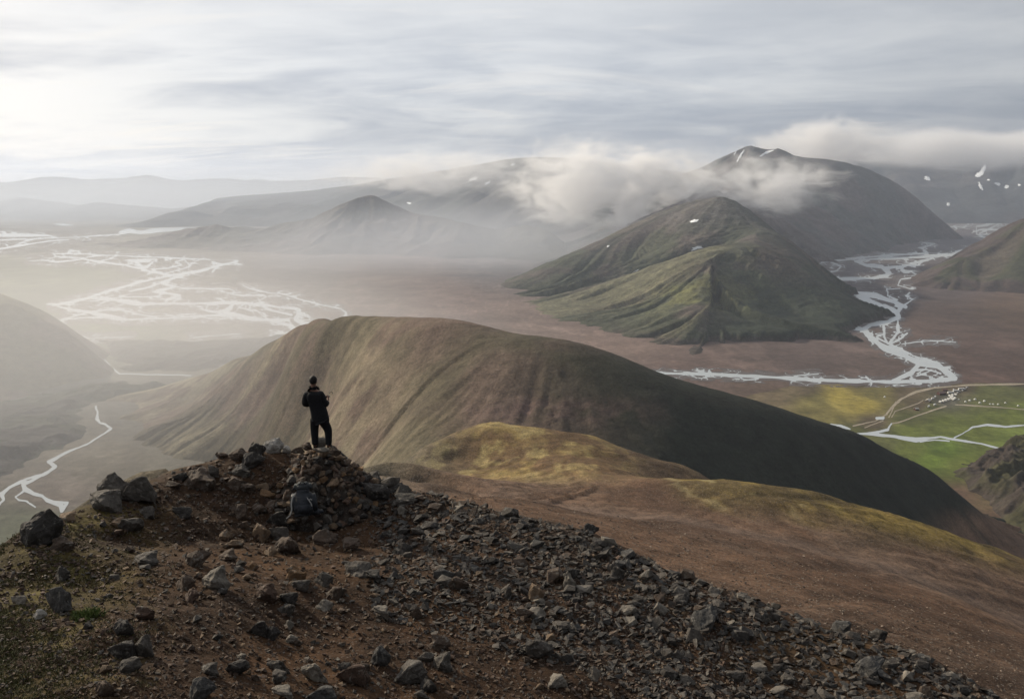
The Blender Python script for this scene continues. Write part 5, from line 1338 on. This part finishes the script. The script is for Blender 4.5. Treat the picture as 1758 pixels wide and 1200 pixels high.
for i, (px, py) in enumerate(row):
    vehicle('camper_van', px, py, R(100 + rv.uniform(-10, 10)), f'{NTH[i]} white camper van of the parked row, counted from its lower meadow end', 'campers parked in a row')
lab2 = ['white bus nearest the dark red hut', 'white bus in the middle of the bus row', 'white bus at the road end of the bus row']
for i, (px, py) in enumerate(((1632,675.4),(1641,672.6),(1650,669.4))): vehicle('bus', px, py, R(8 + rv.uniform(-4, 4)), lab2[i], None)
for i, (px, py) in enumerate(((1638,669),(1645,675),(1648,672.6),(1653,671),(1655,667.4),(1657,669),(1660,666))): vehicle('car', px, py, R(rv.uniform(0, 30)), f'{NTH[i]} pale car by the buses, counted from the dark red hut towards the road', 'cars parked by the road')
for (px, py, lab) in ((1601,685.5,'white camper van next to the pale hut'),(1605.5,682.5,'white camper van uphill of the pale hut'),(1594.5,699,'lone white camper van on the grass below the pale hut'),(1605,696,'pale camper van at the lower edge of the camp')): vehicle('camper_van', px, py, R(rv.uniform(20, 60)), lab, None)
M_tent = plain_mat('pale_tent_cloth', (.62, .62, .58), .8, .2, .08, .5); M_tdoor = plain_mat('tent_door_cloth', (.25, .27, .22), .85, .15, .1)
def tent(px, py, s, rz, label, grp):
    x, y, z = G(px, py, .2); root = empty('tent', (x, y, z), rz); tag(root, label, 'tent', grp)
    V = []; n = 10; m = 6
    for j in range(m):
        t = j/(m-1); yy = (t - .5)*3.0*s; k = math.sin(math.pi*(.08 + .84*t))
        for i in range(n): a = math.pi*i/(n-1); V.append((1.35*s*k*math.cos(a), yy, 1.5*s*k*math.sin(a)**.8 if 0 < i < n-1 else 0))
    F = [(j*n+i, j*n+i+1, (j+1)*n+i+1, (j+1)*n+i) for j in range(m-1) for i in range(n-1)] + [tuple(range(n)), tuple(range(m*n-1, m*n-n-1, -1))]
    part_mesh('canopy', V, F, M_tent, root)
    part_mesh('door_flap', [(-.3*s,-1.56*s,0),(.3*s,-1.56*s,0),(.0,-1.52*s,.34*s),(-.3*s,-1.5*s,0),(.3*s,-1.5*s,0),(0,-1.46*s,.36*s)], [(0,1,2),(0,3,4,1),(1,4,5,2),(2,5,3,0)], M_tdoor, root)
for i, (px, py) in enumerate(((1646,686),(1657.6,690),(1665,688),(1674,686),(1682,692),(1690,689),(1700,694),(1705,694.4),(1713.6,694.6),(1726,692),(1748,697),(1519,682))):
    tent(px, py, rv.uniform(1.1, 1.6), rv.uniform(0, 3), 'pale tent pitched alone on the yellow meadow' if i == 11 else f'{NTH[i]} small pale tent on the dark olive meadow, counted from the vehicles eastwards', None if i == 11 else 'tents on the meadow')

# ================================================================== the air
def box_mesh(name, lo, hi):
    x0, y0, z0 = lo; x1, y1, z1 = hi
    V = [(x0,y0,z0),(x1,y0,z0),(x1,y1,z0),(x0,y1,z0),(x0,y0,z1),(x1,y0,z1),(x1,y1,z1),(x0,y1,z1)]
    F = [(0,3,2,1),(4,5,6,7),(0,1,5,4),(1,2,6,5),(2,3,7,6),(3,0,4,7)]
    return mesh_from(name, V, F, smooth=False)
def haze_box():
    m = bpy.data.materials.new('haze_air'); m.use_nodes = True; nt = m.node_tree; nt.nodes.clear()
    out = nt.nodes.new('ShaderNodeOutputMaterial'); pv = nt.nodes.new('ShaderNodeVolumePrincipled')
    pv.inputs['Color'].default_value = (.74, .83, 1.0, 1); pv.inputs['Density'].default_value = 5.0e-5; pv.inputs['Anisotropy'].default_value = .30
    nt.links.new(pv.outputs[0], out.inputs['Volume'])
    o = link('haze', box_mesh('haze', (-21000, -6000, -60), (23000, 24000, 930)), m)
    tag(o, 'pale haze filling the valley and veiling the far mountains', kind='stuff')
haze_box()

def vapour(name, centre, half, dens, label, seed, nscale=(2.2, 2.2, 2.2), thr=.42, soft=.25, amp=1.0, g=.2, power=1.0, rz=0.0, tint=(.98, .98, .985)):
    """a bank of drifting vapour: soft noise density inside a closed shell"""
    m = bpy.data.materials.new(name); m.use_nodes = True; nt = m.node_tree; N = nt.nodes; L = nt.links; N.clear()
    out = N.new('ShaderNodeOutputMaterial'); pv = N.new('ShaderNodeVolumePrincipled'); L.new(pv.outputs[0], out.inputs['Volume'])
    pv.inputs['Color'].default_value = (*tint, 1); pv.inputs['Anisotropy'].default_value = g
    tc = N.new('ShaderNodeTexCoord')
    ln = N.new('ShaderNodeVectorMath'); ln.operation = 'LENGTH'; L.new(tc.outputs['Object'], ln.inputs[0])
    mr = N.new('ShaderNodeMapRange'); mr.interpolation_type = 'SMOOTHSTEP'; L.new(ln.outputs['Value'], mr.inputs[0])
    mr.inputs[1].default_value = 1.0; mr.inputs[2].default_value = .15; mr.inputs[3].default_value = 0; mr.inputs[4].default_value = 1
    mp = N.new('ShaderNodeMapping'); L.new(tc.outputs['Object'], mp.inputs[0]); mp.inputs['Scale'].default_value = nscale; mp.inputs['Location'].default_value = (seed*1.3, seed*.7, seed*2.1)
    n = N.new('ShaderNodeTexNoise'); L.new(mp.outputs[0], n.inputs['Vector']); n.inputs['Scale'].default_value = 1.0; n.inputs['Detail'].default_value = 8; n.inputs['Roughness'].default_value = .62; n.inputs['Distortion'].default_value = .9
    a = N.new('ShaderNodeMath'); a.operation = 'MULTIPLY_ADD'; L.new(n.outputs[0], a.inputs[0]); a.inputs[1].default_value = amp; a.inputs[2].default_value = -amp*.5
    s = N.new('ShaderNodeMath'); s.operation = 'ADD'; L.new(a.outputs[0], s.inputs[0]); L.new(mr.outputs[0], s.inputs[1])
    r = N.new('ShaderNodeMapRange'); r.interpolation_type = 'SMOOTHSTEP'; L.new(s.outputs[0], r.inputs[0]); r.inputs[1].default_value = thr; r.inputs[2].default_value = thr + soft; r.inputs[3].default_value = 0; r.inputs[4].default_value = 1
    e = N.new('ShaderNodeMath'); e.operation = 'MULTIPLY'; L.new(r.outputs[0], e.inputs[0]); L.new(mr.outputs[0], e.inputs[1])
    d = N.new('ShaderNodeMath'); d.operation = 'MULTIPLY'; L.new(e.outputs[0], d.inputs[0]); d.inputs[1].default_value = dens
    L.new(d.outputs[0], pv.inputs['Density'])
    bm = bmesh.new(); bmesh.ops.create_icosphere(bm, subdivisions=2, radius=1.05); me = bpy.data.meshes.new(name); bm.to_mesh(me); bm.free()
    o = link(name, me, m); o.location = centre; o.scale = half; o.rotation_euler = (0, 0, rz)
    tag(o, label, kind='stuff'); return o
def bank(px, py, Y, hx, hy, dens, label, seed, depth=.7, **k):
    c = P(px, py, Y); s = Y/FPX
    vapour('low_cloud', c, (hx*s, hx*s*depth, hy*s), dens, label, seed, **k)
bank(1040, 316, 4300, 330, 140, 2.6e-2, 'bright ragged cloud drifting in front of the range', 1, nscale=(4.4, 3.0, 3.4), amp=2.9, thr=.56, soft=1.0)
bank(1290, 318, 3950, 300, 100, 1.8e-2, 'low cloud hugging the saddle below the snowy peak', 2, nscale=(4.6, 3.0, 3.0), amp=2.9, thr=.60, soft=1.0, depth=.5)
bank(1420, 250, 6600, 230, 80, 1.2e-2, 'cloud tuft streaming off the snowy peak', 3, nscale=(3.6, 2.6, 2.4), amp=2.4, thr=.52, soft=.9)
bank(1650, 254, 8200, 460, 66, 6e-3, 'flat cloud sheet capping the eastern range', 4, nscale=(4.2, 3, 1.8), depth=.4, amp=1.9, thr=.42, soft=.8)
bank(740, 298, 6300, 360, 70, 7e-3, 'thin cloud streak along the flat-topped mountain', 5, nscale=(5.0, 3, 2.2), depth=.5, amp=2.6, thr=.56, soft=.9)
vapour('mist', (-720, 1330, 50), (1150, 1050, 360), 1.0e-3, 'luminous mist lying over the western stream valley', 8, (1.2, 1.2, .8), thr=.10, soft=.8, amp=.7, g=.25, tint=(.95, .96, .99))
vapour('mist', (-250, 3600, 90), (2200, 1400, 360), 6e-4, 'thin mist drifting over the plain beyond the rounded hill', 9, (2.2, 2.2, .9), thr=.22, soft=.8, amp=1.2, g=.15, tint=(.86, .91, 1.0))
vapour('mist', (-3800, 9500, 100), (7000, 5200, 850), 3.0e-4, 'bright mist veiling the far western mountains', 12, (2.2, 2.2, .9), thr=.15, soft=.8, amp=1.0, g=.12, tint=(.87, .92, 1.0))
